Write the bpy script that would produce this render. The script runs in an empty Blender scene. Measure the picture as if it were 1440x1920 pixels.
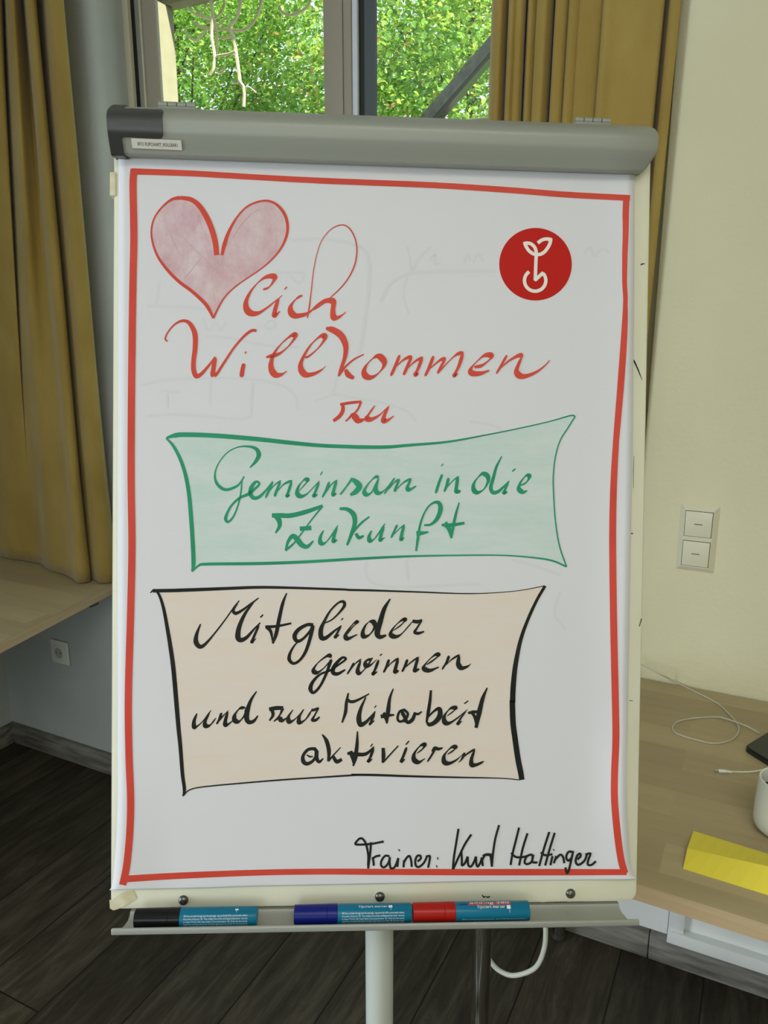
import bpy, bmesh, math, random
import numpy as np
from mathutils import Vector, Matrix

random.seed(7)
rng = np.random.default_rng(7)
sc = bpy.context.scene
COL = sc.collection
R = math.radians

# ------------------------------------------------------------------ camera
F_PX = 1450.0
PITCH, YAW = R(13.6), R(26.5)
CAM = Vector((0.0, -1.715, 1.5))
FW = Vector((-math.sin(YAW) * math.cos(PITCH), math.cos(YAW) * math.cos(PITCH), -math.sin(PITCH)))
RT = Vector((math.cos(YAW), math.sin(YAW), 0.0))
DN = FW.cross(RT)
cam_d = bpy.data.cameras.new('camera')
cam_d.sensor_fit = 'VERTICAL'
cam_d.sensor_height = 24.0
cam_d.lens = 24.0 * F_PX / 1920.0
cam_d.clip_start = 0.02
cam_d.clip_end = 200
cam = bpy.data.objects.new('camera', cam_d)
COL.objects.link(cam)
cam.matrix_world = Matrix((
    (RT.x, -DN.x, -FW.x, CAM.x), (RT.y, -DN.y, -FW.y, CAM.y), (RT.z, -DN.z, -FW.z, CAM.z), (0, 0, 0, 1)))
sc.camera = cam

# ------------------------------------------------------------------ view, world, lights
sc.view_settings.view_transform = 'Standard'
sc.view_settings.look = 'None'
sc.view_settings.exposure = 0.0
sc.view_settings.gamma = 1.0
sc.view_settings.use_curve_mapping = False

world = bpy.data.worlds.new('sky')
sc.world = world
world.use_nodes = True
wn = world.node_tree.nodes
wn['Background'].inputs['Color'].default_value = (0.72, 0.86, 1.0, 1)
wn['Background'].inputs['Strength'].default_value = 1.9

def lamp(name, kind, loc, target, energy, color, **kw):
    d = bpy.data.lights.new(name, kind)
    d.energy = energy
    d.color = color
    for k, v in kw.items():
        setattr(d, k, v)
    o = bpy.data.objects.new(name, d)
    COL.objects.link(o)
    o.location = loc
    o.rotation_euler = (Vector(target) - Vector(loc)).to_track_quat('-Z', 'Y').to_euler()
    return o

lamp('sun', 'SUN', (12, -2.4, 9.0), (0, 0, 0), 15.0, (1.0, 0.92, 0.72), angle=R(0.6))
# daylight entering through the windows in the wall behind the photographer
lamp('rear_window_daylight', 'AREA', (0.8, -5.66, 2.0), (0.1, 0, 1.1), 22, (0.95, 0.97, 1.0),
     shape='RECTANGLE', size=2.4, size_y=1.2)
# daylight entering through the glass door in the left wall, beside the photographer
lamp('side_door_daylight', 'AREA', (-2.36, -3.0, 1.1), (1.0, -3.0, 1.1), 65, (0.88, 0.94, 1.0),
     shape='RECTANGLE', size=1.7, size_y=2.0)
# the frosted ceiling lamp of the room
lamp('ceiling_lamp_light', 'AREA', (0.8, -2.5, 2.82), (0.8, -2.5, 0), 28, (1.0, 0.93, 0.79),
     shape='RECTANGLE', size=1.4, size_y=1.2)

# ------------------------------------------------------------------ pixel -> place helpers
def ray(x, y):
    return FW + RT * ((x - 720) / F_PX) + DN * ((y - 960) / F_PX)
def at(x, y, axis, val):
    d = ray(x, y)
    return CAM + d * ((val - CAM[axis]) / d[axis])
def atz(x, y, z): return at(x, y, 2, z)
def aty(x, y, yy): return at(x, y, 1, yy)

# board frame (centre bottom of the board front face; U right, V up, N out)
BH, BW = 0.97526, 0.70
_yaw, _lean, _roll = R(29.5327), R(12.316), R(-1.3225)
_u = Vector((math.cos(_yaw), math.sin(_yaw), 0)); _n = Vector((math.sin(_yaw), -math.cos(_yaw), 0))
_v = Vector((0, 0, 1)) * math.cos(_lean) - _n * math.sin(_lean)
BU = _u * math.cos(_roll) + _v * math.sin(_roll)
BV = -_u * math.sin(_roll) + _v * math.cos(_roll)
BN = BU.cross(BV)
BO = Vector((-0.43698408, -0.84183111, 1.2276121)) - BV * (BH / 2)
BM = Matrix(((BU.x, BV.x, BN.x, BO.x), (BU.y, BV.y, BN.y, BO.y), (BU.z, BV.z, BN.z, BO.z), (0, 0, 0, 1)))

def bl(x, y, n=0.0):
    """pixel -> board-local (u, v) on the plane n"""
    d = ray(x, y)
    P = BO + BN * n
    t = (P - CAM).dot(BN) / d.dot(BN)
    q = CAM + d * t - BO
    return q.dot(BU), q.dot(BV)

# ------------------------------------------------------------------ material helpers
def mat(name, color, rough=0.5, metal=0.0, spec=0.5, **kw):
    m = bpy.data.materials.new(name)
    m.use_nodes = True
    b = m.node_tree.nodes['Principled BSDF']
    b.inputs['Base Color'].default_value = (*color, 1)
    b.inputs['Roughness'].default_value = rough
    b.inputs['Metallic'].default_value = metal
    b.inputs['Specular IOR Level'].default_value = spec
    for k, v in kw.items():
        b.inputs[k].default_value = v
    return m

def noisy(name, c1, c2, scale=8.0, stretch=(1, 1, 1), rough=0.6, bump=0.0, bscale=None, detail=4.0,
          lo=0.35, hi=0.65, metal=0.0, spec=0.4, rot=(0, 0, 0), sheen=0.0):
    m = mat(name, c1, rough, metal, spec)
    nt = m.node_tree; N = nt.nodes; L = nt.links
    b = N['Principled BSDF']
    tc = N.new('ShaderNodeTexCoord'); mp = N.new('ShaderNodeMapping')
    mp.inputs['Scale'].default_value = stretch
    mp.inputs['Rotation'].default_value = rot
    L.new(tc.outputs['Object'], mp.inputs['Vector'])
    nz = N.new('ShaderNodeTexNoise')
    nz.inputs['Scale'].default_value = scale
    nz.inputs['Detail'].default_value = detail
    L.new(mp.outputs['Vector'], nz.inputs['Vector'])
    cr = N.new('ShaderNodeValToRGB')
    cr.color_ramp.elements[0].position = lo; cr.color_ramp.elements[0].color = (*c1, 1)
    cr.color_ramp.elements[1].position = hi; cr.color_ramp.elements[1].color = (*c2, 1)
    L.new(nz.outputs['Fac'], cr.inputs['Fac'])
    L.new(cr.outputs['Color'], b.inputs['Base Color'])
    if sheen: b.inputs['Sheen Weight'].default_value = sheen
    if bump:
        n2 = N.new('ShaderNodeTexNoise'); n2.inputs['Scale'].default_value = bscale or scale * 4
        n2.inputs['Detail'].default_value = 5
        L.new(mp.outputs['Vector'], n2.inputs['Vector'])
        bp = N.new('ShaderNodeBump'); bp.inputs['Strength'].default_value = bump
        bp.inputs['Distance'].default_value = 0.01
        L.new(n2.outputs['Fac'], bp.inputs['Height'])
        L.new(bp.outputs['Normal'], b.inputs['Normal'])
    return m

def planks(name, cols, board_w, board_l, grain=60, rough=0.5, along='Y', seam=0.003, seam_col=(0.01, 0.008, 0.006), spec=0.3, mixf=0.75, stretch=(1.2, 14, 8)):
    """long boards of wood with per-board tone, grain and thin seams"""
    m = mat(name, cols[0], rough, 0, spec)
    nt = m.node_tree; N = nt.nodes; L = nt.links
    b = N['Principled BSDF']
    tc = N.new('ShaderNodeTexCoord')
    mp = N.new('ShaderNodeMapping')
    if along == 'Y': mp.inputs['Rotation'].default_value = (0, 0, R(90))
    L.new(tc.outputs['Object'], mp.inputs['Vector'])
    br = N.new('ShaderNodeTexBrick')
    br.offset = 0.37
    br.inputs['Scale'].default_value = 1.0
    br.inputs['Brick Width'].default_value = board_l
    br.inputs['Row Height'].default_value = board_w
    br.inputs['Mortar Size'].default_value = seam
    br.inputs['Mortar Smooth'].default_value = 0.2
    br.inputs['Color1'].default_value = (0.0, 0.0, 0.0, 1); br.inputs['Color2'].default_value = (1, 1, 1, 1)
    L.new(mp.outputs['Vector'], br.inputs['Vector'])
    mp2 = N.new('ShaderNodeMapping'); mp2.inputs['Scale'].default_value = stretch
    L.new(mp.outputs['Vector'], mp2.inputs['Vector'])
    addv = N.new('ShaderNodeVectorMath'); addv.operation = 'ADD'
    sc_ = N.new('ShaderNodeVectorMath'); sc_.operation = 'SCALE'; sc_.inputs['Scale'].default_value = 7.0
    L.new(br.outputs['Color'], sc_.inputs[0])
    L.new(mp2.outputs['Vector'], addv.inputs[0]); L.new(sc_.outputs['Vector'], addv.inputs[1])
    nz = N.new('ShaderNodeTexNoise'); nz.inputs['Scale'].default_value = grain / 20.0
    nz.inputs['Detail'].default_value = 9; nz.inputs['Roughness'].default_value = 0.72; nz.inputs['Distortion'].default_value = 0.6
    L.new(addv.outputs['Vector'], nz.inputs['Vector'])
    cr = N.new('ShaderNodeValToRGB')
    cr.color_ramp.elements[0].position = 0.3; cr.color_ramp.elements[0].color = (*cols[0], 1)
    cr.color_ramp.elements[1].position = 0.72; cr.color_ramp.elements[1].color = (*cols[2], 1)
    e = cr.color_ramp.elements.new(0.5); e.color = (*cols[1], 1)
    L.new(nz.outputs['Fac'], cr.inputs['Fac'])
    tone = N.new('ShaderNodeMix'); tone.data_type = 'RGBA'; tone.blend_type = 'MULTIPLY'
    tone.inputs['Factor'].default_value = 1.0
    mr = N.new('ShaderNodeMapRange'); mr.inputs['To Min'].default_value = mixf; mr.inputs['To Max'].default_value = 1.15
    L.new(br.outputs['Color'], mr.inputs['Value'])
    L.new(cr.outputs['Color'], tone.inputs['A']); L.new(mr.outputs['Result'], tone.inputs['B'])
    sm = N.new('ShaderNodeMix'); sm.data_type = 'RGBA'
    L.new(br.outputs['Fac'], sm.inputs['Factor'])
    L.new(tone.outputs['Result'], sm.inputs['A']); sm.inputs['B'].default_value = (*seam_col, 1)
    L.new(sm.outputs['Result'], b.inputs['Base Color'])
    bp = N.new('ShaderNodeBump'); bp.inputs['Strength'].default_value = 0.12; bp.inputs['Distance'].default_value = 0.004
    L.new(nz.outputs['Fac'], bp.inputs['Height']); L.new(bp.outputs['Normal'], b.inputs['Normal'])
    return m

M = {}
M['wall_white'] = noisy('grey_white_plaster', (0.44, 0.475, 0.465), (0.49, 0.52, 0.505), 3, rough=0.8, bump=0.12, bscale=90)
M['wall_cream'] = noisy('cream_plaster', (0.65, 0.62, 0.415), (0.70, 0.67, 0.465), 2.2, rough=0.8, bump=0.16, bscale=70)
M['ceiling'] = noisy('ceiling_paint', (0.72, 0.72, 0.68), (0.76, 0.76, 0.72), 3, rough=0.9)
M['floor'] = planks('dark_vinyl_planks', [(0.020, 0.017, 0.010), (0.048, 0.040, 0.026), (0.100, 0.088, 0.060)], 0.19, 1.25, grain=52, rough=0.55, spec=0.2, seam=0.002, stretch=(1.6, 10, 5))
M['baseboard'] = noisy('grey_oak_baseboard', (0.095, 0.088, 0.072), (0.31, 0.295, 0.26), 4, stretch=(2.2, 6, 16), rough=0.5, lo=0.3, hi=0.7, detail=8)
M['table'] = planks('pale_maple_laminate', [(0.35, 0.282, 0.158), (0.38, 0.308, 0.178), (0.41, 0.335, 0.198)], 0.075, 0.42, grain=34, rough=0.42, along='X', seam=0.0, seam_col=(0.3, 0.22, 0.12), mixf=0.94)
M['table_edge'] = noisy('beech_edge_band', (0.46, 0.34, 0.19), (0.51, 0.385, 0.22), 6, stretch=(1, 1, 20), rough=0.45)
M['cream_paint'] = noisy('cream_lacquer', (0.74, 0.73, 0.57), (0.78, 0.77, 0.62), 6, rough=0.35)
M['grey_metal'] = mat('grey_lacquered_metal', (0.30, 0.315, 0.27), 0.45, 0.15, 0.5)
M['tray_grey'] = mat('light_grey_metal', (0.34, 0.355, 0.315), 0.4, 0.2, 0.5)
M['black_plastic'] = mat('charcoal_plastic', (0.035, 0.035, 0.030), 0.35)
M['black_rubber'] = mat('black_gasket', (0.006, 0.007, 0.007), 0.6)
M['chrome'] = mat('chrome', (0.62, 0.63, 0.60), 0.12, 1.0)
M['dark_steel'] = mat('dark_steel', (0.16, 0.16, 0.15), 0.3, 0.9)
M['pole_white'] = mat('pale_grey_enamel', (0.56, 0.60, 0.55), 0.38)
M['white_plastic'] = mat('white_plastic', (0.74, 0.76, 0.70), 0.35)
M['cream_plastic'] = mat('cream_switch_plastic', (0.68, 0.66, 0.50), 0.32)
M['slot'] = mat('dark_slot', (0.05, 0.048, 0.035), 0.6)
M['white_panel'] = mat('white_lacquered_panel', (0.86, 0.88, 0.85), 0.4)
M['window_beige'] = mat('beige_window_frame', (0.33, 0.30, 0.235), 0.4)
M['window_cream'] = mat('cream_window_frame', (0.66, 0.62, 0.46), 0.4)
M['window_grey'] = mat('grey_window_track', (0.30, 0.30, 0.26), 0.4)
M['window_skylit'] = mat('skylit_sash_side', (0.62, 0.66, 0.72), 0.35)  # sky light falling on the sash side, put into its colour
M['curtain'] = noisy('mustard_velvet', (0.28, 0.185, 0.032), (0.355, 0.25, 0.058), 9, stretch=(1, 1, 0.5), rough=0.85, bump=0.12, bscale=120, lo=0.3, hi=0.7, sheen=0.25)
M['paper'] = noisy('flipchart_paper', (0.70, 0.70, 0.73), (0.715, 0.715, 0.742), 2.0, rough=0.7, spec=0.25)
M['ink_red'] = noisy('red_marker_ink', (0.60, 0.055, 0.030), (0.66, 0.07, 0.042), 12, rough=0.55, spec=0.3)
M['ink_green'] = noisy('green_marker_ink', (0.010, 0.26, 0.125), (0.018, 0.31, 0.155), 12, rough=0.55, spec=0.3)
M['ink_black'] = noisy('black_marker_ink', (0.014, 0.016, 0.013), (0.024, 0.026, 0.022), 14, rough=0.6, spec=0.12)
M['ink_ghost'] = mat('show_through_grey', (0.672, 0.677, 0.697), 0.7, spec=0.25)
M['chalk_pink'] = noisy('pink_chalk', (0.70, 0.585, 0.60), (0.57, 0.31, 0.355), 26, stretch=(1.2, 0.8, 1), rough=0.8, spec=0.2, lo=0.36, hi=0.74, detail=9)
M['chalk_line'] = mat('dusky_chalk_line', (0.60, 0.36, 0.40), 0.8)
M['chalk_green'] = noisy('green_chalk', (0.635, 0.71, 0.69), (0.46, 0.635, 0.565), 7, stretch=(0.7, 3.2, 1), rough=0.8, spec=0.2, lo=0.40, hi=0.82, detail=9)
M['chalk_orange'] = noisy('peach_chalk', (0.745, 0.675, 0.615), (0.77, 0.61, 0.455), 7, stretch=(0.7, 4, 1), rough=0.8, spec=0.2, lo=0.42, hi=0.85, detail=9)
for k_ in ('chalk_pink', 'chalk_green', 'chalk_orange'):
    M[k_].node_tree.nodes['Noise Texture'].inputs['Roughness'].default_value = 0.8
M['sticker_red'] = mat('red_sticker', (0.50, 0.010, 0.005), 0.5, spec=0.15)
M['sticker_white'] = mat('ivory_print', (0.80, 0.77, 0.70), 0.5)
M['label_paper'] = mat('label_paper', (0.62, 0.60, 0.52), 0.6)
M['label_ink'] = mat('label_ink', (0.04, 0.04, 0.035), 0.6)
M['tape'] = noisy('old_adhesive_tape', (0.60, 0.54, 0.33), (0.72, 0.68, 0.50), 60, rough=0.4)
M['turquoise'] = mat('turquoise_barrel', (0.004, 0.155, 0.27), 0.28, spec=0.22)
M['cap_black'] = mat('black_cap', (0.006, 0.007, 0.007), 0.22, spec=0.22)
M['cap_blue'] = mat('blue_cap', (0.004, 0.010, 0.16), 0.3, spec=0.22)
M['cap_red'] = mat('red_cap', (0.36, 0.009, 0.006), 0.3, spec=0.22)
M['print_white'] = mat('white_print', (0.70, 0.78, 0.80), 0.5)
M['print_red'] = mat('red_print_block', (0.42, 0.05, 0.05), 0.4)
M['print_blue'] = mat('blue_print_block', (0.01, 0.02, 0.20), 0.4)
M['yellow'] = mat('yellow_card', (0.82, 0.70, 0.06), 0.65)
M['mug'] = mat('white_glazed_ceramic', (0.74, 0.77, 0.70), 0.18)
M['coffee'] = mat('dark_coffee', (0.022, 0.010, 0.005), 0.1)
M['tablet'] = mat('black_tablet_case', (0.010, 0.014, 0.012), 0.5)
M['cable_white'] = mat('white_cable', (0.70, 0.72, 0.62), 0.4)
M['cable_cream'] = mat('pale_charging_cable', (0.50, 0.49, 0.38), 0.4)
M['plug_metal'] = mat('plug_metal', (0.6, 0.6, 0.58), 0.25, 0.9)
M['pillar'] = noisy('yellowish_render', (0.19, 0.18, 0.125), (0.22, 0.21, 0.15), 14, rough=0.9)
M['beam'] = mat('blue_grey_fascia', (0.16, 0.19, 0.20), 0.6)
M['brace'] = noisy('galvanised_steel', (0.14, 0.145, 0.13), (0.22, 0.225, 0.20), 40, rough=0.5, metal=0.3)
M['bark'] = noisy('bark', (0.05, 0.04, 0.025), (0.12, 0.10, 0.07), 20, rough=0.9)
M['dry_stem'] = noisy('pale_dry_stem', (0.50, 0.44, 0.29), (0.58, 0.52, 0.36), 30, rough=0.8)
M['concrete'] = noisy('bounce_slab_concrete', (0.55, 0.53, 0.47), (0.62, 0.60, 0.54), 5, rough=0.9)  # for the unseen slab that bounces sun upward
M['lawn'] = noisy('lawn', (0.06, 0.13, 0.03), (0.12, 0.22, 0.05), 6, rough=0.95)

def leaf_mat(name, c, t):
    m = bpy.data.materials.new(name); m.use_nodes = True
    nt = m.node_tree; N = nt.nodes; L = nt.links
    N.remove(N['Principled BSDF'])
    out = N['Material Output']
    d = N.new('ShaderNodeBsdfDiffuse'); d.inputs['Color'].default_value = (*c, 1)
    tr = N.new('ShaderNodeBsdfTranslucent'); tr.inputs['Color'].default_value = (*t, 1)
    g = N.new('ShaderNodeBsdfGlossy'); g.inputs['Roughness'].default_value = 0.35
    g.inputs['Color'].default_value = (0.8, 0.9, 0.8, 1)
    mx = N.new('ShaderNodeMixShader'); mx.inputs['Fac'].default_value = 0.45
    mx2 = N.new('ShaderNodeMixShader'); mx2.inputs['Fac'].default_value = 0.06
    L.new(d.outputs[0], mx.inputs[1]); L.new(tr.outputs[0], mx.inputs[2])
    L.new(mx.outputs[0], mx2.inputs[1]); L.new(g.outputs[0], mx2.inputs[2])
    L.new(mx2.outputs[0], out.inputs['Surface'])
    return m
LEAVES = [leaf_mat('leaf_deep_green', (0.10, 0.22, 0.035), (0.20, 0.40, 0.04)),
          leaf_mat('leaf_mid_green', (0.19, 0.37, 0.055), (0.36, 0.60, 0.06)),
          leaf_mat('leaf_yellow_green', (0.42, 0.52, 0.10), (0.62, 0.75, 0.13)),
          leaf_mat('leaf_rusty_tip', (0.45, 0.25, 0.08), (0.5, 0.3, 0.08))]

def glass_mat():
    m = bpy.data.materials.new('window_glass'); m.use_nodes = True
    nt = m.node_tree; N = nt.nodes; L = nt.links
    N.remove(N['Principled BSDF'])
    t = N.new('ShaderNodeBsdfTransparent'); t.inputs['Color'].default_value = (0.94, 0.97, 0.95, 1)
    g = N.new('ShaderNodeBsdfGlossy'); g.inputs['Roughness'].default_value = 0.02
    mx = N.new('ShaderNodeMixShader'); mx.inputs['Fac'].default_value = 0.035
    L.new(t.outputs[0], mx.inputs[1]); L.new(g.outputs[0], mx.inputs[2])
    L.new(mx.outputs[0], N['Material Output'].inputs['Surface'])
    return m
M['glass'] = glass_mat()

# ------------------------------------------------------------------ object helpers
WM = {}          # world matrix of every root we make
def tag(o, label=None, cat=None, group=None, kind=None):
    if label: o['label'] = label
    if cat: o['category'] = cat
    if group: o['group'] = group
    if kind: o['kind'] = kind
    return o
def empty(name, matrix, label, cat, group=None):
    o = bpy.data.objects.new(name, None)
    o.empty_display_size = 0.05
    COL.objects.link(o)
    if not isinstance(matrix, Matrix): matrix = Matrix.Translation(Vector(matrix))
    o.matrix_world = matrix
    WM[o.name] = matrix.copy()
    return tag(o, label, cat, group)
def root_matrix(o):
    while o.parent: o = o.parent
    return WM.get(o.name, Matrix.Identity(4))

def link(name, me, m, parent=None, smooth=True, angle=40):
    """mesh already in world space -> object in its thing's own space"""
    ms = m if isinstance(m, (list, tuple)) else [m]
    for x in ms: me.materials.append(x)
    o = bpy.data.objects.new(name, me)
    COL.objects.link(o)
    if parent:
        me.transform(root_matrix(parent).inverted())
        o.parent = parent
    if smooth and len(me.polygons):
        me.polygons.foreach_set('use_smooth', [True] * len(me.polygons))
        me.set_sharp_from_angle(angle=R(angle))
    me.update()
    return o

def from_bm(name, bm, m, parent=None, smooth=True, angle=40, fix=True):
    if fix: bmesh.ops.recalc_face_normals(bm, faces=bm.faces)
    me = bpy.data.meshes.new(name)
    bm.to_mesh(me); bm.free()
    return link(name, me, m, parent, smooth, angle)

def bm_box(bm, lo, hi, M4=None, bevel=0.0, seg=2):
    lo, hi = Vector(lo), Vector(hi)
    g = bmesh.ops.create_cube(bm, size=1.0)
    vs = g['verts']
    for v in vs:
        v.co = Vector((lo[i] + (v.co[i] + 0.5) * (hi[i] - lo[i]) for i in range(3)))
    if bevel:
        es = list({e for v in vs for e in v.link_edges})
        r = bmesh.ops.bevel(bm, geom=es, offset=bevel, segments=seg, affect='EDGES', profile=0.5)
        vs = list({v for f in r['faces'] for v in f.verts} | {v for v in vs if v.is_valid})
    if M4 is not None:
        for v in vs: v.co = M4 @ v.co
    return vs

def box(name, lo, hi, m, parent=None, bevel=0.0, M4=None, seg=2):
    bm = bmesh.new(); bm_box(bm, lo, hi, M4, bevel, seg)
    return from_bm(name, bm, m, parent)

def boxes(name, lst, m, parent=None, bevel=0.0, M4=None):
    bm = bmesh.new()
    for lo, hi in lst: bm_box(bm, lo, hi, M4, bevel)
    return from_bm(name, bm, m, parent)

def bm_prism(bm, poly, a, b, fn):
    """closed polygon (p,q) extruded from a to b; fn(p, q, t) -> world"""
    r0 = [bm.verts.new(fn(p, q, a)) for p, q in poly]
    r1 = [bm.verts.new(fn(p, q, b)) for p, q in poly]
    n = len(poly)
    for i in range(n):
        bm.faces.new((r0[i], r0[(i + 1) % n], r1[(i + 1) % n], r1[i]))
    bm.faces.new(r0); bm.faces.new(r1[::-1])

def bm_lathe(bm, prof, M4, seg=32):
    """prof: (radius, along z); closed ends where radius is 0"""
    rings = []
    for r, z in prof:
        if r < 1e-7:
            rings.append([bm.verts.new(M4 @ Vector((0, 0, z)))])
        else:
            rings.append([bm.verts.new(M4 @ Vector((r * math.cos(2 * math.pi * k / seg), r * math.sin(2 * math.pi * k / seg), z))) for k in range(seg)])
    for A, B in zip(rings, rings[1:]):
        for k in range(seg):
            k2 = (k + 1) % seg
            if len(A) == 1 and len(B) == 1: continue
            if len(A) == 1: bm.faces.new((A[0], B[k], B[k2]))
            elif len(B) == 1: bm.faces.new((A[k], A[k2], B[0]))
            else: bm.faces.new((A[k], A[k2], B[k2], B[k]))

def lathe(name, prof, M4, m, parent=None, seg=32, angle=40):
    bm = bmesh.new(); bm_lathe(bm, prof, M4, seg)
    return from_bm(name, bm, m, parent, True, angle)

def catmull(pts, n=8, closed=False):
    P = [np.array(p, float) for p in pts]
    out = []
    m = len(P)
    if m < 3 and not closed:
        return [P[0] + (P[-1] - P[0]) * k / n for k in range(n + 1)]
    rng_ = range(m if closed else m - 1)
    for i in rng_:
        p1, p2 = P[i], P[(i + 1) % m]
        p0 = P[i - 1] if (closed or i > 0) else 2 * p1 - p2
        p3 = P[(i + 2) % m] if (closed or i + 2 < m) else 2 * p2 - p1
        for k in range(n):
            t = k / n
            out.append(0.5 * ((2 * p1) + (p2 - p0) * t + (2 * p0 - 5 * p1 + 4 * p2 - p3) * t * t + (3 * p1 - p0 - 3 * p2 + p3) * t ** 3))
    if not closed: out.append(P[-1])
    return out

def bm_tube(bm, pts, rad, seg=10):
    pts = [Vector(p) for p in pts]
    n = len(pts)
    rads = rad if isinstance(rad, (list, tuple)) else [rad] * n
    up = Vector((0.13, 0.21, 0.97))
    rings = []
    for i, p in enumerate(pts):
        t = (pts[min(i + 1, n - 1)] - pts[max(i - 1, 0)]).normalized()
        a = t.cross(up)
        if a.length < 1e-4: a = t.cross(Vector((1, 0, 0)))
        a.normalize(); b = t.cross(a); up = b if False else up
        rings.append([bm.verts.new(p + (a * math.cos(2 * math.pi * k / seg) + b * math.sin(2 * math.pi * k / seg)) * rads[i]) for k in range(seg)])
    for A, B in zip(rings, rings[1:]):
        for k in range(seg):
            bm.faces.new((A[k], A[(k + 1) % seg], B[(k + 1) % seg], B[k]))
    bm.faces.new(rings[0]); bm.faces.new(rings[-1][::-1])

def tube(name, pts, rad, m, parent=None, seg=10):
    bm = bmesh.new(); bm_tube(bm, pts, rad, seg)
    return from_bm(name, bm, m, parent)

def text_polys(body, size):
    """outline of a line of writing as (verts, faces) in 2D, left aligned at 0"""
    cu = bpy.data.curves.new('txt', 'FONT'); cu.body = body; cu.size = size
    cu.resolution_u = 2
    ob = bpy.data.objects.new('txt', cu); COL.objects.link(ob)
    dg = bpy.context.evaluated_depsgraph_get()
    me = bpy.data.meshes.new_from_object(ob.evaluated_get(dg))
    vs = [tuple(v.co[:2]) for v in me.vertices]
    fs = [tuple(p.vertices) for p in me.polygons]
    bpy.data.objects.remove(ob); bpy.data.curves.remove(cu); bpy.data.meshes.remove(me)
    return vs, fs

def raw(name, vs, fs, m, parent=None, smooth=False, mats_idx=None):
    me = bpy.data.meshes.new(name)
    me.from_pydata([tuple(v) for v in vs], [], fs)
    if mats_idx is not None:
        pass
    o = link(name, me, m, parent, smooth)
    if mats_idx is not None: me.polygons.foreach_set('material_index', mats_idx)
    return o

def bloc(u, v, n): return BM @ Vector((u, v, n))

# ================================================================== THE ROOM
ZT = 0.72                       # height of both worktops
XL, XR, YR, ZC = -2.392, 2.6, -5.8, 2.9
OX0, OX1, OZ0, OZ1 = -1.729, -0.235, 0.80, 2.66     # window opening
WT = 0.30

tag(box('floor', (XL - 0.3, YR - 0.3, -0.12), (XR + 0.3, 0.3, 0.0), M['floor']), 'dark brown wood plank floor', 'floor', kind='structure')
tag(box('ceiling', (XL - 0.3, YR - 0.3, ZC), (XR + 0.3, 0.3, ZC + 0.15), M['ceiling']), 'white ceiling of the room', 'ceiling', kind='structure')
# window wall, white plaster left of, below and above the opening
rb = 0.03
bm = bmesh.new()
# bullnosed left reveal corner: prism in plan
def arc(cx, cy, r, a0, a1, n=8):
    return [(cx + r * math.cos(R(a0 + (a1 - a0) * k / n)), cy + r * math.sin(R(a0 + (a1 - a0) * k / n))) for k in range(n + 1)]
left_plan = [(XL, 0.0)] + arc(OX0 - rb, rb, rb, -90, 0) + [(OX0, 0.20), (OX0 - 0.1, 0.20), (OX0 - 0.1, WT), (XL, WT)]
bm_prism(bm, left_plan, 0.0, ZC, lambda p, q, t: Vector((p, q, t)))
bm_box(bm, (OX0, 0.0, 0.0), (OX1, WT, OZ0))
bm_box(bm, (OX0, 0.0, OZ1), (OX1, WT, ZC))
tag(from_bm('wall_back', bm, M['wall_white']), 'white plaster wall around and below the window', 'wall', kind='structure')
bm = bmesh.new()
right_plan = [(XR, 0.0), (XR, WT), (OX1, WT), (OX1, 0.018), (-0.2335, 0.0125), (-0.228, 0.0095), (-0.205, 0.0012), (-0.196, 0.0)]
bm_prism(bm, right_plan, 0.0, ZC, lambda p, q, t: Vector((p, q, t)))
tag(from_bm('wall_back_right', bm, M['wall_cream']), 'cream plaster wall to the right of the window', 'wall', kind='structure')
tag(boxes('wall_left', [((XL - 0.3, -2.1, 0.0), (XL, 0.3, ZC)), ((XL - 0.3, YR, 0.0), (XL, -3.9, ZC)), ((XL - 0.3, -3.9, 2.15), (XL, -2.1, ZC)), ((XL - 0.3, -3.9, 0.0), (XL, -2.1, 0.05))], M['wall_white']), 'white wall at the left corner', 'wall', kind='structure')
tag(box('wall_right', (XR, YR, 0.0), (XR + 0.3, 0.3, ZC), M['wall_cream']), 'cream wall on the right side of the room', 'wall', kind='structure')
# rear wall with its window opening
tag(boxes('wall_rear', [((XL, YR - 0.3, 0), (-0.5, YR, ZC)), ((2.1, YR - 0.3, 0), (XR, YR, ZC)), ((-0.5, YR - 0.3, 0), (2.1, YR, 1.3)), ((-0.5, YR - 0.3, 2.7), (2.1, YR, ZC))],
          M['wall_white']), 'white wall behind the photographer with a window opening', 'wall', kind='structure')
# baseboards
BBH, BBT = 0.075, 0.02
def baseboard(name, lo, hi, label):
    return tag(box(name, lo, hi, M['baseboard'], bevel=0.004), label, 'baseboard', kind='structure')
baseboard('baseboard_back', (XL + BBT, -BBT, 0.0), (-0.13, 0.0, BBH), 'grey brown wood baseboard along the window wall')
baseboard('baseboard_right', (-0.1285, -BBT, 0.0), (XR, 0.0, BBH), 'grey brown wood baseboard under the right worktop')
baseboard('baseboard_left', (XL, -2.1, 0.0), (XL + BBT, 0.0, BBH), 'grey brown wood baseboard along the left wall')
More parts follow.
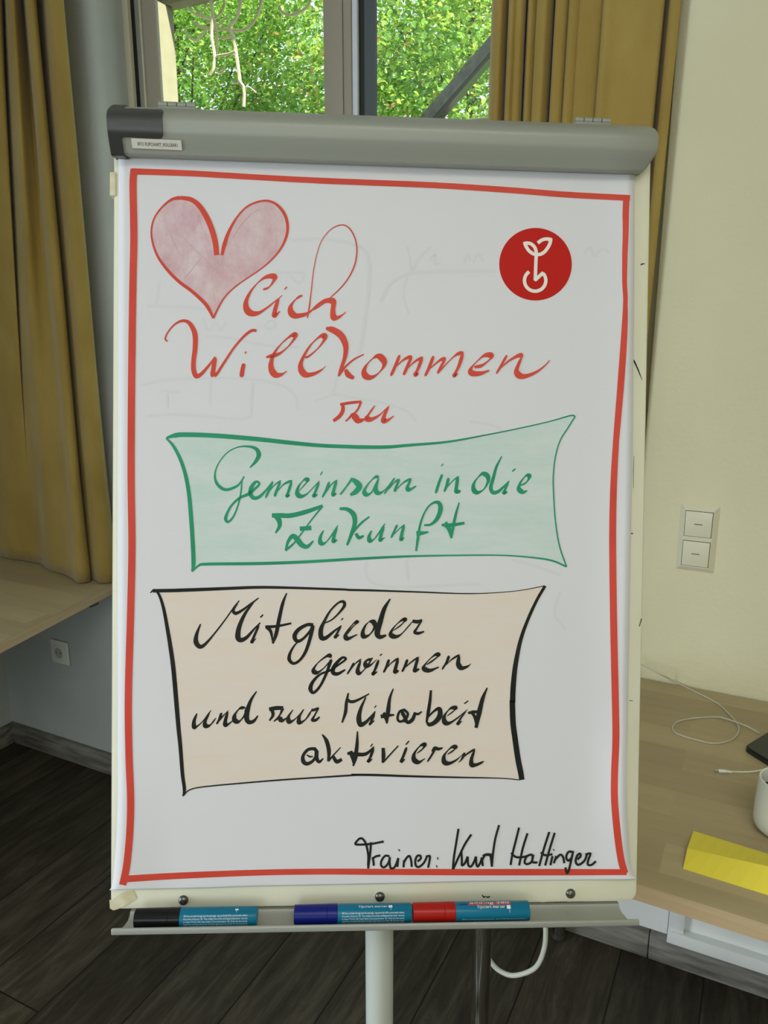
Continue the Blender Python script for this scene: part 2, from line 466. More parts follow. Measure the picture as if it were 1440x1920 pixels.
# the white painted strip of wall and the framed panel below the right worktop
p = empty('wall_panel', (0.02, -0.02, BBH), 'white framed panel on the wall under the right worktop above the baseboard', 'panel')
box('stile', (-0.089, -0.03, BBH + 0.034), (-0.054, -0.001, 0.60), M['white_panel'], p, 0.0015)
box('bottom_rail', (-0.089, -0.036, BBH + 0.002), (1.2, -0.001, BBH + 0.034), M['white_panel'], p, 0.0015)
box('recessed_panel', (-0.054, -0.012, BBH + 0.034), (1.2, -0.001, 0.60), M['white_panel'], p)
tag(box('trim_1', (-0.34, -0.006, BBH), (-0.0915, 0.0, 0.62), M['white_panel']), 'scuffed white wall strip left of the framed panel', 'trim', kind='structure')

# ------------------------------------------------------------------ window
w = empty('window_1', (-1.0, 0.15, OZ0), 'beige framed two sash window onto green trees', 'window')
w['kind'] = 'structure'
fy0, fy1 = 0.12, 0.20
zz0, zz1 = OZ0, OZ1
boxes('outer_frame', [((OX0, fy0, zz0), (OX0 + 0.022, fy1 + 0.02, zz1)), ((OX0, fy0, zz1 - 0.07), (OX1, fy1, zz1)),
                      ((OX0, fy0, zz0), (OX1, fy1, zz0 + 0.07)), ((OX1 - 0.06, fy0, zz0), (OX1, fy1, zz1))], M['window_cream'], w, 0.003)
box('gasket', (OX0 + 0.022, fy0 + 0.012, zz0 + 0.07), (OX0 + 0.040, 0.142, zz1 - 0.07), M['black_rubber'], w)
box('track', (OX0 + 0.040, fy0 + 0.006, zz0 + 0.07), (OX0 + 0.059, 0.135, zz1 - 0.07), M['window_grey'], w, 0.002)
box('track_edge', (OX0 + 0.059, fy0 + 0.004, zz0 + 0.07), (OX0 + 0.062, 0.135, zz1 - 0.07), M['window_cream'], w)
box('gasket', (OX0 + 0.062, fy0 + 0.012, zz0 + 0.07), (OX0 + 0.074, 0.142, zz1 - 0.07), M['black_rubber'], w)
xs0 = OX0 + 0.074
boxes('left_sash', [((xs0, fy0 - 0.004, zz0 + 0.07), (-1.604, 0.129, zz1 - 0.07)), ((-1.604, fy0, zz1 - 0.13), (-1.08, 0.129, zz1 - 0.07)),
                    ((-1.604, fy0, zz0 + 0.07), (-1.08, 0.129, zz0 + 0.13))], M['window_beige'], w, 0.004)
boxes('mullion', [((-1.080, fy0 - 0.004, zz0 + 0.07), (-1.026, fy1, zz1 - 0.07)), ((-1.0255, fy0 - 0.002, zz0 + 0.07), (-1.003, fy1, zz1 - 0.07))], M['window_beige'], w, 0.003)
box('sash_edge', (-1.003, fy0 + 0.002, zz0 + 0.07), (-0.989, fy1, zz1 - 0.07), M['window_skylit'], w, 0.002)
box('gasket', (-0.989, fy0 + 0.012, zz0 + 0.07), (-0.974, fy1, zz1 - 0.07), M['black_rubber'], w)
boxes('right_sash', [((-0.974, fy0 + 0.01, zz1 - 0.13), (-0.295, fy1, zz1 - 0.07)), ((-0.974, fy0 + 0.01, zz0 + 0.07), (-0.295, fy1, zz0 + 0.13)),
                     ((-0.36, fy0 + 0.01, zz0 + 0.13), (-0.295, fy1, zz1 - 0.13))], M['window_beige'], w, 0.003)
box('glass_pane', (-1.606, 0.121, zz0 + 0.12), (-1.078, 0.126, zz1 - 0.12), M['glass'], w)
box('glass_pane', (-0.976, 0.160, zz0 + 0.12), (-0.35, 0.166, zz1 - 0.12), M['glass'], w)
box('window_sill', (OX0, 0.0, OZ0), (OX1, fy0, OZ0 + 0.02), M['window_cream'], w, 0.004)

# ------------------------------------------------------------------ outside
tag(box('ground', (-30, 0.3, -0.6), (20, 40, -0.42), M['lawn']), 'green lawn outside the window', 'ground', kind='structure')
tag(box('bounce_slab', (-9, 0.30, -0.42), (6, 3.2, -0.38), M['concrete']), 'unseen pale slab added outside to bounce sun onto the pillar', 'bounce_slab', kind='structure')  # unseen slab, added to reflect sunlight up onto the pillar
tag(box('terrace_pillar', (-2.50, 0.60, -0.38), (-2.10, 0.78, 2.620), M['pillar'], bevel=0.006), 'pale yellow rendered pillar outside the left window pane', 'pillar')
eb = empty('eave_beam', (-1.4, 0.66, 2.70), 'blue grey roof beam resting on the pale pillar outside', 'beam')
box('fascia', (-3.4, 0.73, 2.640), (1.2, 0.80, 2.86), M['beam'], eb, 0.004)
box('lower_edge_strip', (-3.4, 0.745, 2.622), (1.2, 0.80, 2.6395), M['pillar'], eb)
# steel brace
a0, a1 = aty(803, 226, 0.9), aty(922, 90, 0.9)
d = (a1 - a0).normalized()
br = empty('steel_brace', a0 - d * 0.9, 'grey diagonal steel brace outside the right window pane', 'brace')
side = d.cross(Vector((0, 1, 0))).normalized()
if side.z < 0: side = -side
def bar_between(name, p0, p1, off_s, off_y, ws, wy, m, parent):
    bm = bmesh.new()
    ax = (p1 - p0).normalized()
    poly = [(-ws / 2, -wy / 2), (ws / 2, -wy / 2), (ws / 2, wy / 2), (-ws / 2, wy / 2)]
    L_ = (p1 - p0).length
    bm_prism(bm, poly, 0, L_, lambda s, y, t: p0 + ax * t + side * (s + off_s) + Vector((0, 1, 0)) * (y + off_y))
    return from_bm(name, bm, m, parent)
bar_between('flange', a0 - d * 0.9, a1 + d * 0.35, 0.012, 0.0, 0.036, 0.008, M['brace'], br)
bar_between('web', a0 - d * 0.9, a1 + d * 0.35, -0.012, 0.020, 0.012, 0.04, M['dark_steel'], br)
r0, r1 = aty(800, 231, 1.0), aty(930, 219, 1.0)
rl = empty('terrace_rail', (0, 1.0, -0.4), 'pale horizontal rail outside the right window pane', 'rail')
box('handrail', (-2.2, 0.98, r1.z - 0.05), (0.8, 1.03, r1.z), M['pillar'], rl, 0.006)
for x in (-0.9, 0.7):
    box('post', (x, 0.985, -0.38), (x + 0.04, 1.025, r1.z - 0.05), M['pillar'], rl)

def tree(name, base, crown_c, crown_r, n_clump, n_leaf, label, leaf=0.07, weights=(0.34, 0.44, 0.19, 0.03), seed=1, trunk_r=0.09):
    rg = np.random.default_rng(seed)
    root = empty(name, base, label, 'tree', 'trees outside the window')
    b = Vector(base); c = Vector(crown_c)
    bm = bmesh.new()
    bm_tube(bm, [Vector(p) for p in catmull([b, b.lerp(c, 0.35) + Vector((0.1, 0, 0)), b.lerp(c, 0.75), c + Vector((0, 0, crown_r[2] * 0.5))], 6)],
            [trunk_r * (1 - 0.75 * k / 18) for k in range(19)], 8)
    # clump centres near the crown surface and within
    dirs = rg.normal(size=(n_clump, 3)); dirs /= np.linalg.norm(dirs, axis=1)[:, None]
    rad = rg.uniform(0.35, 1.0, n_clump) ** 0.6
    cl = np.array(c) + dirs * rad[:, None] * np.array(crown_r)
    for k in range(0, n_clump, 14):
        s = np.array(b.lerp(c, 0.55 + 0.4 * rg.random()))
        e = cl[k]
        mid = (s + e) / 2 + rg.normal(size=3) * 0.12
        bm_tube(bm, catmull([s, mid, e], 4), [0.022 - 0.016 * i / 8 for i in range(9)], 5)
    from_bm('trunk', bm, M['bark'], root)
    idx = rg.integers(0, n_clump, n_leaf)
    pos = cl[idx] + rg.normal(size=(n_leaf, 3)) * np.array([0.24, 0.24, 0.11])
    pref = rg.random(n_clump)
    # leaf shape: 6-vertex pointed oval
    shape = np.array([[0, -0.5], [0.28, -0.2], [0.30, 0.12], [0, 0.55], [-0.30, 0.12], [-0.28, -0.2]])
    nrm = rg.normal(size=(n_leaf, 3)) * 0.55 + np.array([0, -0.25, 0.8]); nrm /= np.linalg.norm(nrm, axis=1)[:, None]
    t = rg.normal(size=(n_leaf, 3)); a = np.cross(nrm, t); a /= np.linalg.norm(a, axis=1)[:, None]
    bb = np.cross(nrm, a)
    sz = leaf * rg.uniform(0.6, 1.25, n_leaf)
    V = pos[:, None, :] + sz[:, None, None] * (shape[None, :, 0, None] * a[:, None, :] + shape[None, :, 1, None] * bb[:, None, :])
    V[:, 3] -= nrm * (sz * 0.18)[:, None]; V[:, 0] -= nrm * (sz * 0.1)[:, None]
    vs = V.reshape(-1, 3)
    fs = [tuple(range(6 * i, 6 * i + 6)) for i in range(n_leaf)]
    u = rg.random(n_leaf) * 0.45 + pref[idx] * 0.55
    w_ = np.cumsum(weights)
    q = np.quantile(u, np.clip(w_[:-1], 0, 1))
    mi = np.searchsorted(q, u)
    raw('foliage', vs, fs, LEAVES, root, False, mi.astype(int).tolist())
    return root

tree('leafy_tree', (-5.6, 4.6, -0.4), (-5.3, 4.6, 3.5), (1.5, 1.1, 1.7), 150, 48000, 'mid green broad leaved tree outside the left window pane', seed=3, leaf=0.047)
tree('leafy_tree', (-2.2, 4.6, -0.4), (-2.4, 4.6, 3.4), (1.4, 1.1, 1.7), 150, 48000, 'fresh green leafy tree outside the right window pane beyond the steel brace', seed=5, leaf=0.047, weights=(0.22, 0.46, 0.29, 0.03))
tree('leafy_tree', (-8.2, 9.4, -0.4), (-7.9, 9.2, 4.4), (2.6, 1.5, 2.7), 150, 20000, 'deep green tree farther off, behind the leafy tree at the left pane', seed=8, leaf=0.085, weights=(0.5, 0.35, 0.15, 0.0), trunk_r=0.16)
tree('leafy_tree', (-3.0, 9.4, -0.4), (-3.3, 9.2, 4.4), (2.3, 1.5, 2.7), 150, 20000, 'deep green tree farther off, behind the leafy tree at the right pane', seed=9, leaf=0.085, weights=(0.5, 0.35, 0.15, 0.0), trunk_r=0.16)

# pale dry hanging stems, hung from the eave beam
def cr4(pts): return [(220 + x / 3.0, y / 3.0) for x, y in pts]
YS = 0.76
stems = [([(520, -110), (528, 10), (535, 100), (530, 200), (545, 300), (540, 380), (520, 420)], .008),
         ([(548, 110), (560, 200), (560, 300), (545, 330)], .006),
         ([(545, 370), (570, 405), (595, 400), (602, 365)], .005),
         ([(700, -110), (690, 30), (665, 110), (630, 155), (655, 220), (670, 310), (685, 420), (690, 460), (712, 500), (710, 600)], .009),
         ([(840, -110), (810, 20), (775, 110), (730, 160), (670, 172), (600, 165), (520, 160), (470, 150), (432, 128)], .007),
         ([(395, 40), (430, 75), (490, 95), (545, 110)], .006), ([(380, 160), (400, 205), (440, 225), (480, 195), (500, 150)], .006),
         ([(600, -20), (600, 40), (560, 95), (500, 130)], .006), ([(620, 80), (600, 110), (560, 150)], .005),
         ([(660, 200), (600, 215), (550, 205)], .006), ([(665, 290), (620, 305), (560, 315)], .006),
         ([(425, 30), (450, 60), (480, 65), (505, 20)], .005), ([(690, 460), (660, 470), (640, 455)], .004), ([(712, 500), (740, 490), (780, 520)], .004),
         ([(910, 35), (930, 70), (975, 85), (1030, 65), (1080, 20), (1090, -110)], .006)]
bm = bmesh.new()
for k, (pts, r_) in enumerate(stems):
    yy = YS + 0.02 * ((k * 7) % 5)
    P = [aty(x, y, yy) for x, y in catmull(cr4(pts), 6)]
    bm_tube(bm, P, r_ * 0.75, 6)
tag(from_bm('dry_vine', bm, M['dry_stem']), 'pale dry vine stems hanging from the roof beam outside the left pane', 'vine')

# ------------------------------------------------------------------ curtains
def curtain(name, top, bot, z0, z1, label, ease=1.0, ripple=0.004, seed=0):
    """top / bot: equal lists of (x, y) plan points"""
    root = empty(name, (sum(p[0] for p in bot) / len(bot), sum(p[1] for p in bot) / len(bot), z0), label, 'curtain', 'mustard velvet curtains')
    n = 6
    T = catmull(top, n); B = catmull(bot, n)
    rows = 46
    rg = np.random.default_rng(seed)
    ph = rg.uniform(0, 6.28, 8)
    vs, fs = [], []
    for j in range(rows + 1):
        t = j / rows
        z = z1 + (z0 - z1) * t
        w_ = t ** ease
        for i in range(len(T)):
            p_ = T[i] * (1 - w_) + B[i] * w_
            wob = ripple * (math.sin(5 * t + i * 0.21 + ph[0]) + 0.6 * math.sin(11 * t + i * 0.37 + ph[1])) * (0.25 + t)
            vs.append((p_[0], p_[1] + wob, z if j < rows else z0))
    m_ = len(T)
    for j in range(rows):
        for i in range(m_ - 1):
            fs.append((j * m_ + i, j * m_ + i + 1, (j + 1) * m_ + i + 1, (j + 1) * m_ + i))
    o = raw('drape', vs, fs, M['curtain'], root, True)
    o.data.set_sharp_from_angle(angle=R(80))
    sol = o.modifiers.new('thickness', 'SOLIDIFY'); sol.thickness = 0.003; sol.offset = 0
    return root, T

def plan(px, py, off): # pixel column at row py seen on the plane y = off
    q = aty(px, py, off); return (q.x, q.y)

rt = [(926, .055), (930, .012), (944, .0), (957, .035), (956, .07), (961, -.008), (973, -.006), (986, .0), (990, .035), (990.5, .11), (994.5, .11), (995, .03), (999, .005), (1009, .012), (1012, .026), (1014, .008),
      (1030, .0), (1043, .03), (1044, .075), (1048, .07), (1049, .012), (1060, .006), (1071, .015), (1073, .04), (1076, .006), (1093, .010), (1096, .022), (1098, .006), (1138, .012), (1141, .035), (1143, -.010),
      (1170, -.008), (1210, -.014), (1251, -.022), (1256, -.008), (1249, .022), (1256, .024), (1270, -.008), (1280, -.016), (1290, -.014)]
top = [plan(px, 0, y) for px, y in rt]
xc = top[0][0]
bot = [(xc - 0.012 + (x - xc) * 0.93, y + 0.006) for x, y in top]
root_c, _ = curtain('curtain', top, bot, OZ0 + 0.022, 2.62, 'mustard velvet curtain gathered at the right side of the window', seed=2, ripple=0.0015)
lt = [(-75, -.05), (-60, -.11), (-20, -.13), (15, -.125), (26, -.075), (28, -.035), (30, -.13), (40, -.135), (47, -.07), (48, -.04), (51, -.125), (66, -.12), (76, -.055), (90, -.03), (93, -.115), (105, -.125), (115, -.11), (117, -.08)]
hem = [(10, 1040), (19, 1047), (35, 1050), (61, 1054.6), (66, 1043), (70, 1041), (77, 1056), (93, 1069), (117, 1077), (137, 1085), (152, 1092), (169, 1086), (154, 1052), (159, 1052), (176, 1087), (190, 1092), (212, 1091), (228, 1080)]
top = [plan(px, 0, y) for px, y in lt]
bot = []
for px, py in hem:
    q = atz(px, py, ZT + 0.003); bot.append((q.x, min(q.y, -0.012)))
root_l, _ = curtain('curtain', top, bot, ZT + 0.003, 2.62, 'mustard velvet curtain at the left of the window, its hem on the left table', ease=0.82, seed=4, ripple=0.003)
for nm, lo, hi, lab in (('curtain_rail', (-0.80, 0.02, 2.626), (-0.238, 0.06, 2.66), 'short ceiling rail carrying the right curtain'),
                        ('curtain_rail', (-2.35, -0.12, 2.626), (-1.60, -0.08, 2.66), 'short wall rail carrying the left curtain')):
    tag(box(nm, lo, hi, M['white_plastic'], bevel=0.004), lab, 'curtain rail')

# ------------------------------------------------------------------ tables
def table(name, poly, base, label, legs, th=0.028):
    root = empty(name, base, label, 'table')
    bm = bmesh.new()
    bm_prism(bm, poly, ZT - th, ZT - 0.0012, lambda p_, q_, t: Vector((p_, q_, t)))
    from_bm('edge_band', bm, M['table_edge'], root)
    bm = bmesh.new()
    # top laminate: full footprint, thin
    bm_prism(bm, poly, ZT - 0.0012, ZT, lambda p_, q_, t: Vector((p_, q_, t)))
    from_bm('tabletop', bm, M['table'], root)
    for (x, y) in legs:
        lathe('leg', [(0, 0.012), (0.0165, 0.012), (0.0165, ZT - th - 0.001), (0, ZT - th - 0.001)], Matrix.Translation((x, y, 0)), M['chrome'], root, 28)
        lathe('foot', [(0, 0), (0.019, 0), (0.021, 0.004), (0.019, 0.012), (0, 0.012)], Matrix.Translation((x, y, 0)), M['black_plastic'], root, 24)
    return root
e0 = Vector((-1.6803, -0.5183)); e1 = Vector((-1.7578, -0.0766)); ed = (e0 - e1).normalized()
pa = e1 - ed * 0.066; pb = e0 + ed * 0.95
tl = table('table', [(XL + 0.012, -0.012), (pa.x, -0.012), (pb.x, pb.y), (XL + 0.012, pb.y)], (-2.0, -0.7, 0), 'pale wood table in the left corner under the curtain',
           [(-1.64, -0.86), (-2.34, -0.86), (-1.56, -1.36), (-2.34, -1.36)])
box('frame_rail', (-2.28, -0.115, ZT - 0.062), (-1.80, -0.085, ZT - 0.030), M['dark_steel'], tl)
DX0 = -0.392
tr_ = table('desk', [(DX0, -0.694), (1.5, -0.724), (1.5, -0.006), (DX0, -0.006)], (0.5, -0.36, 0), 'pale wood desk along the right wall behind the flip chart',
            [(-0.355, -0.617), (-0.3405, -0.045), (1.42, -0.62), (1.42, -0.06)])

# ------------------------------------------------------------------ sockets, switches
s = empty('wall_socket', (-2.094, 0, 0.409), 'white power socket on the wall under the left table', 'socket')
box('cover_plate', (-2.1355, -0.009, 0.3655), (-2.0525, 0.0, 0.4515), M['white_plastic'], s, 0.005, seg=3)
bm = bmesh.new()
bm_box(bm, (-2.1195, -0.0115, 0.3825), (-2.0685, -0.0085, 0.4345), None, 0.001)
from_bm('insert', bm, M['white_plastic'], s)
SM = Matrix.Translation((-2.094, -0.0117, 0.4085)) @ Matrix.Rotation(R(90), 4, 'X')
lathe('socket_ring', [(0.0195, 0), (0.0205, 0.0008), (0.0215, 0.0), (0.0215, -0.001), (0.0195, -0.001), (0.0195, 0)], SM, M['white_plastic'], s, 40)
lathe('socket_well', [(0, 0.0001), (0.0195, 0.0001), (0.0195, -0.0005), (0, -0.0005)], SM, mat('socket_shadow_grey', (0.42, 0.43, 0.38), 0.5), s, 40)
for dz in (-0.0095, 0.0095):
    lathe('pin_hole', [(0, 0.0006), (0.0026, 0.0006), (0.0026, 0), (0, 0)], SM @ Matrix.Translation((dz, 0, 0)), M['slot'], s, 16)
s = empty('light_switch', (-0.111, 0, 1.06), 'cream double light switch on the cream wall right of the flip chart', 'switch')
sx0, sx1, sz0, sz1 = -0.1492, -0.0724, 0.9868, 1.1325
bm = bmesh.new()
o_ = [(sx0, sz0), (sx1, sz0), (sx1, sz1), (sx0, sz1)]
i_ = [(sx0 + .010, sz0 + .010), (sx1 - .010, sz0 + .010), (sx1 - .010, sz1 - .010), (sx0 + .010, sz1 - .010)]
vo = [bm.verts.new((x, -0.0005, z)) for x, z in o_]; vi = [bm.verts.new((x, -0.009, z)) for x, z in i_]
vb = [bm.verts.new((x, 0.0, z)) for x, z in o_]
for k in range(4):
    k2 = (k + 1) % 4
    bm.faces.new((vo[k], vo[k2], vi[k2], vi[k])); bm.faces.new((vb[k], vb[k2], vo[k2], vo[k]))
bm.faces.new(vi); bm.faces.new(vb)
from_bm('frame', bm, M['cream_plastic'], s, False)
zm = (sz0 + sz1) / 2
for z0_, z1_ in ((zm + 0.0055, sz1 - .0135), (sz0 + .0135, zm - 0.0055)):
    box('gap', (sx0 + .0112, -0.0094, z0_ - .001), (sx1 - .0112, -0.0088, z1_ + .001), M['slot'], s)
    k_ = box('rocker', (sx0 + .0122, -0.0115, z0_), (sx1 - .0122, -0.0092, z1_), M['cream_plastic'], s, 0.0008)
    zc_ = (z0_ + z1_) / 2
    box('mark', (-0.111 - .008, -0.0119, zc_ - .0008), (-0.111 + .008, -0.0114, zc_ + .0008), M['slot'], k_)

# ================================================================== THE FLIP CHART
fc = empty('flip_chart', (-0.4136, -0.900, 0.0), 'white flip chart stand with grey top bar and pen tray in front of the window', 'flip chart')
def bfn(p_, q_, t): return bloc(t, q_, p_)      # profile (n, v) extruded along u

# board: rounded rectangle slab with soft front edge
def rrect(w2, v0, v1, r, n=6):
    out = []
    for cx, cy, a in ((w2 - r, v1 - r, 0), (-w2 + r, v1 - r, 90), (-w2 + r, v0 + r, 180), (w2 - r, v0 + r, 270)):
        for k in range(n + 1):
            an = R(a + 90 * k / n)
            out.append((cx + r * math.cos(an), cy + r * math.sin(an)))
    return out
bm = bmesh.new()
outl = rrect(0.350, 0.0, BH + 0.03, 0.014)
ins = rrect(0.3415, 0.0085, BH + 0.0215, 0.008)
mid = rrect(0.3475, 0.0025, BH + 0.0275, 0.012)
ringsN = [(outl, -0.018), (outl, -0.006), (mid, -0.0015), (ins, 0.0)]
rv = [[bm.verts.new(bloc(x, y, n_)) for x, y in poly] for poly, n_ in ringsN]
nn = len(outl)
for A, B in zip(rv, rv[1:]):
    for k in range(nn): bm.faces.new((A[k], A[(k + 1) % nn], B[(k + 1) % nn], B[k]))
bm.faces.new(rv[-1]); bm.faces.new(rv[0][::-1])
board = from_bm('board', bm, M['cream_paint'], fc)
# bar
prof = [(.004, .970), (.0185, .9668), (.024, .9725), (.0305, .9815), (.0350, .9888), (.0372, .997), (.0382, 1.004), (.0350, 1.0115), (.027, 1.019), (.017, 1.0262), (.006, 1.0322), (-.008, 1.0345), (-.019, 1.029), (-.019, .975), (-.004, .970)]
core = catmull(prof[4:13], 3)
profS = [tuple(p_) for p_ in catmull(prof[:5], 3)[:-1]] + [tuple(p_) for p_ in core] + prof[13:]
bm = bmesh.new()
segs = 40
def bar_loft(bm, profile, u0, u1, endround, fn=bfn):
    cn = sum(p_[0] for p_ in profile) / len(profile); cv = sum(p_[1] for p_ in profile) / len(profile)
    us = [u0 + (u1 - u0) * k / 12 for k in range(13)]
    if endround: us = us + [u1 + 0.002, u1 + 0.0035]
    rg_ = []
    for k, uu in enumerate(us):
        sc_ = 1.0 if k <= 12 else (0.96 if k == 13 else 0.86)
        rg_.append([bm.verts.new(fn(cn + (p_[0] - cn) * sc_, cv + (p_[1] - cv) * sc_, uu)) for p_ in profile])
    n_ = len(profile)
    for A, B in zip(rg_, rg_[1:]):
        for k in range(n_): bm.faces.new((A[k], A[(k + 1) % n_], B[(k + 1) % n_], B[k]))
    bm.faces.new(rg_[0]); bm.faces.new(rg_[-1][::-1])
bar_loft(bm, profS, -0.336, 0.3405, True, lambda p_, q_, t: bloc(t - (max(0.0, 0.987 - q_) * 0.62 if t > 0.33 else 0.0), q_, p_))
barO = from_bm('clamp_bar', bm, M['grey_metal'], fc, angle=28)
def offset(profile, d_):
    out = []
    n_ = len(profile)
    for i in range(n_):
        a = np.array(profile[max(i - 1, 0)]); b = np.array(profile[min(i + 1, n_ - 1)])
        t = (b - a) / np.linalg.norm(b - a)
        out.append((profile[i][0] + t[1] * d_, profile[i][1] - t[0] * d_))
    return out
# dark end cap on the left end with its clasp lying over the bar
bm = bmesh.new()
cn = 0.008; cv = 1.0
capP = [(cn + (p_[0] - cn) * 1.06, cv + (p_[1] - cv) * 1.06) for p_ in profS]
bar_loft(bm, capP, -0.330, -0.346, True)
cap = from_bm('end_cap', bm, M['black_plastic'], fc, angle=28)
face = catmull([(.0315, .983), (.0350, .9888), (.0372, .997), (.0382, 1.004), (.0350, 1.0115), (.0285, 1.0172)], 4)
face = [tuple(f_) for f_ in face]
outer = offset(face, 0.0022)
# clasp: rounded corners at the free end
def clasp_u(i, m_):
    e = min(i, m_ - 1 - i)
    return -0.279 - (0.004 if e == 0 else 0.0018 if e == 1 else 0.0006 if e == 2 else 0.0)
bm = bmesh.new()
m_ = len(face)
ra = [[bm.verts.new(bloc(-0.332, q_, p_)) for p_, q_ in outer], [bm.verts.new(bloc(clasp_u(i, m_), q_, p_)) for i, (p_, q_) in enumerate(outer)]]
rb_ = [[bm.verts.new(bloc(-0.332, q_, p_)) for p_, q_ in face], [bm.verts.new(bloc(clasp_u(i, m_), q_, p_)) for i, (p_, q_) in enumerate(face)]]
for i in range(m_ - 1):
    bm.faces.new((ra[0][i], ra[0][i + 1], ra[1][i + 1], ra[1][i]))
    bm.faces.new((ra[1][i], ra[1][i + 1], rb_[1][i + 1], rb_[1][i]))
    bm.faces.new((ra[0][i], ra[0][i + 1], rb_[0][i + 1], rb_[0][i]))
for i in (0, m_ - 1):
    bm.faces.new((ra[0][i], ra[1][i], rb_[1][i], rb_[0][i]))
from_bm('clasp', bm, M['black_plastic'], cap, angle=50)
# inventory label glued on the lower face of the bar
p0, p1 = np.array((.0195, .9672)), np.array((.0330, .9855))
tdir = (p1 - p0) / np.linalg.norm(p1 - p0); nd = np.array((tdir[1], -tdir[0]))
def on_face(uu, s_, lift):
    q = p0 + tdir * s_ + nd * lift
    return bloc(uu, q[1], q[0])
lu0 = bl(249, 270, .024)[0]; lu1 = bl(342, 278, .024)[0]
bm = bmesh.new()
vv = [bm.verts.new(on_face(uu, s_, 0.0021)) for uu, s_ in ((lu0, .0075), (lu1, .0070), (lu1, .0185), (lu0, .0190))]
vw = [bm.verts.new(on_face(uu, s_, 0.0016)) for uu, s_ in ((lu0, .0075), (lu1, .0070), (lu1, .0185), (lu0, .0190))]
bm.faces.new(vv); bm.faces.new(vw[::-1])
for k in range(4): bm.faces.new((vv[k], vv[(k + 1) % 4], vw[(k + 1) % 4], vw[k]))
lab = from_bm('inventory_label', bm, M['label_paper'], barO, False)
tv, tf = text_polys('BTO FLIPCHART_ROLLBAR1', 0.006)
tw = max(v_[0] for v_ in tv)
kx = (lu1 - lu0 - 0.012) / tw
raw('label_writing', [on_face(lu0 + 0.007 + x * kx, 0.0108 + y * 0.95, 0.0024) for x, y in tv], tf, M['label_ink'], lab)
# hinges on top, screws and small holes
for (xa, xb, yy_) in ((297, 367, 199), (1077, 1144, 235)):
    ua, ub = bl(xa, yy_, 0.0)[0], bl(xb, yy_, 0.0)[0]
    h = box('hinge', (ua, 1.029, -0.006), (ub, 1.0365, 0.003), M['grey_metal'], barO, 0.001, BM)
    n4 = 4
    for k in range(n4):
        u0_ = ua + (ub - ua) * k / n4 + 0.0005; u1_ = ua + (ub - ua) * (k + 1) / n4 - 0.0005
        Mx = BM @ Matrix.Translation((u0_, 1.0395, -0.001)) @ Matrix.Rotation(R(90), 4, 'Y')
        lathe('knuckle', [(0, 0), (0.0042, 0), (0.0042, u1_ - u0_), (0, u1_ - u0_)], Mx, M['grey_metal'], h, 16)
for (x, y, m_) in ((1164.5, 269, 'slot'), (1212.5, 270.5, 'window_grey')):
    u_, v_ = bl(x, y, .0355)
    lathe('screw_hole', [(0, .0008), (0.0021, .0008), (0.0021, -.001), (0, -.001)], BM @ Matrix.Translation((u_, v_, 0.0352)), M[m_], barO, 14)
# pen tray
tp = [(-.006, -.0005), (.0005, -.0008), (.0035, -.005), (.010, -.0080), (.024, -.0085), (.036, -.0065), (.0435, .0000), (.0455, -.004), (.037, -.0095), (.024, -.0112), (.009, -.0110), (.000, -.0080), (-.006, -.0050)]
bm = bmesh.new()
# ends follow a concave line, longest at the lip
def tray_fn(sgn):
    def f_(p_, q_): return sgn * (0.3235 + 0.010 * max(0, p_ / 0.044) ** 2)
    return f_
fl, fr = tray_fn(-1), tray_fn(1)
A = [bm.verts.new(bloc(fl(p_, q_), q_, p_)) for p_, q_ in tp]; B = [bm.verts.new(bloc(fr(p_, q_), q_, p_)) for p_, q_ in tp]
for k in range(len(tp)): bm.faces.new((A[k], A[(k + 1) % len(tp)], B[(k + 1) % len(tp)], B[k]))
bm.faces.new(A); bm.faces.new(B[::-1])
tray = from_bm('pen_tray', bm, M['tray_grey'], fc)
box('tray_lip', (-0.3345, -0.0053, 0.0436), (0.3335, 0.0030, 0.0478), M['tray_grey'], tray, 0.0019, BM, seg=3)
u_, v_ = bl(213, 1749, .048)
def scribble(name, pts, w_, n_, m_, parent):
    P = catmull([bl(x, y, n_) for x, y in pts], 4)
    return P
# screws on the lower edge of the board
for x, y in ((343, 1690), (712.5, 1683.5), (1071, 1677.5)):
    u_, v_ = bl(x, y, .003)
    sM = BM @ Matrix.Translation((u_, v_, 0.0))
    so = lathe('screw', [(0, .0048), (.0022, .0046), (.0045, .0036), (.0062, .0016), (.0066, 0), (0, 0)], sM, M['dark_steel'], board, 24)
    boxes('cross_slot', [((-.0026, -.0005, .0044), (.0026, .0005, .0050)), ((-.0005, -.0026, .0044), (.0005, .0026, .0050))], M['slot'], so, 0, sM)
# pole, bracket, base
lathe('pole', [(0, 0.03), (.0197, 0.03), (.0197, 0.735), (0, 0.735)], Matrix.Translation((-0.4136, -0.900, 0)), M['pole_white'], fc, 40)
box('mount_bracket', (-0.06, 0.0, -0.075), (0.03, 0.22, -0.0185), M['grey_metal'], fc, 0.004, BM)
lathe('base_hub', [(0, 0.035), (.035, 0.035), (.045, 0.07), (.03, 0.10), (.0198, 0.105), (.0198, 0.03), (0, 0.03)], Matrix.Translation((-0.4136, -0.900, 0)), M['black_plastic'], fc, 32)
for k in range(5):
    an = R(36 + 72 * k)
    dv = Vector((math.cos(an), math.sin(an), 0))
    P0 = Vector((-0.4136, -0.900, 0.055))
    lg = tube('base_foot', [P0 + dv * 0.035, P0 + dv * 0.15 + Vector((0, 0, -.008)), P0 + dv * 0.26 + Vector((0, 0, -.02))], [.016, .014, .011], M['pole_white'], fc, 12)
    lathe('glide', [(0, 0), (.014, 0), (.014, .02), (.008, .03), (0, .03)], Matrix.Translation((P0 + dv * 0.255).to_3d() - Vector((0, 0, .055))), M['black_plastic'], lg, 16)

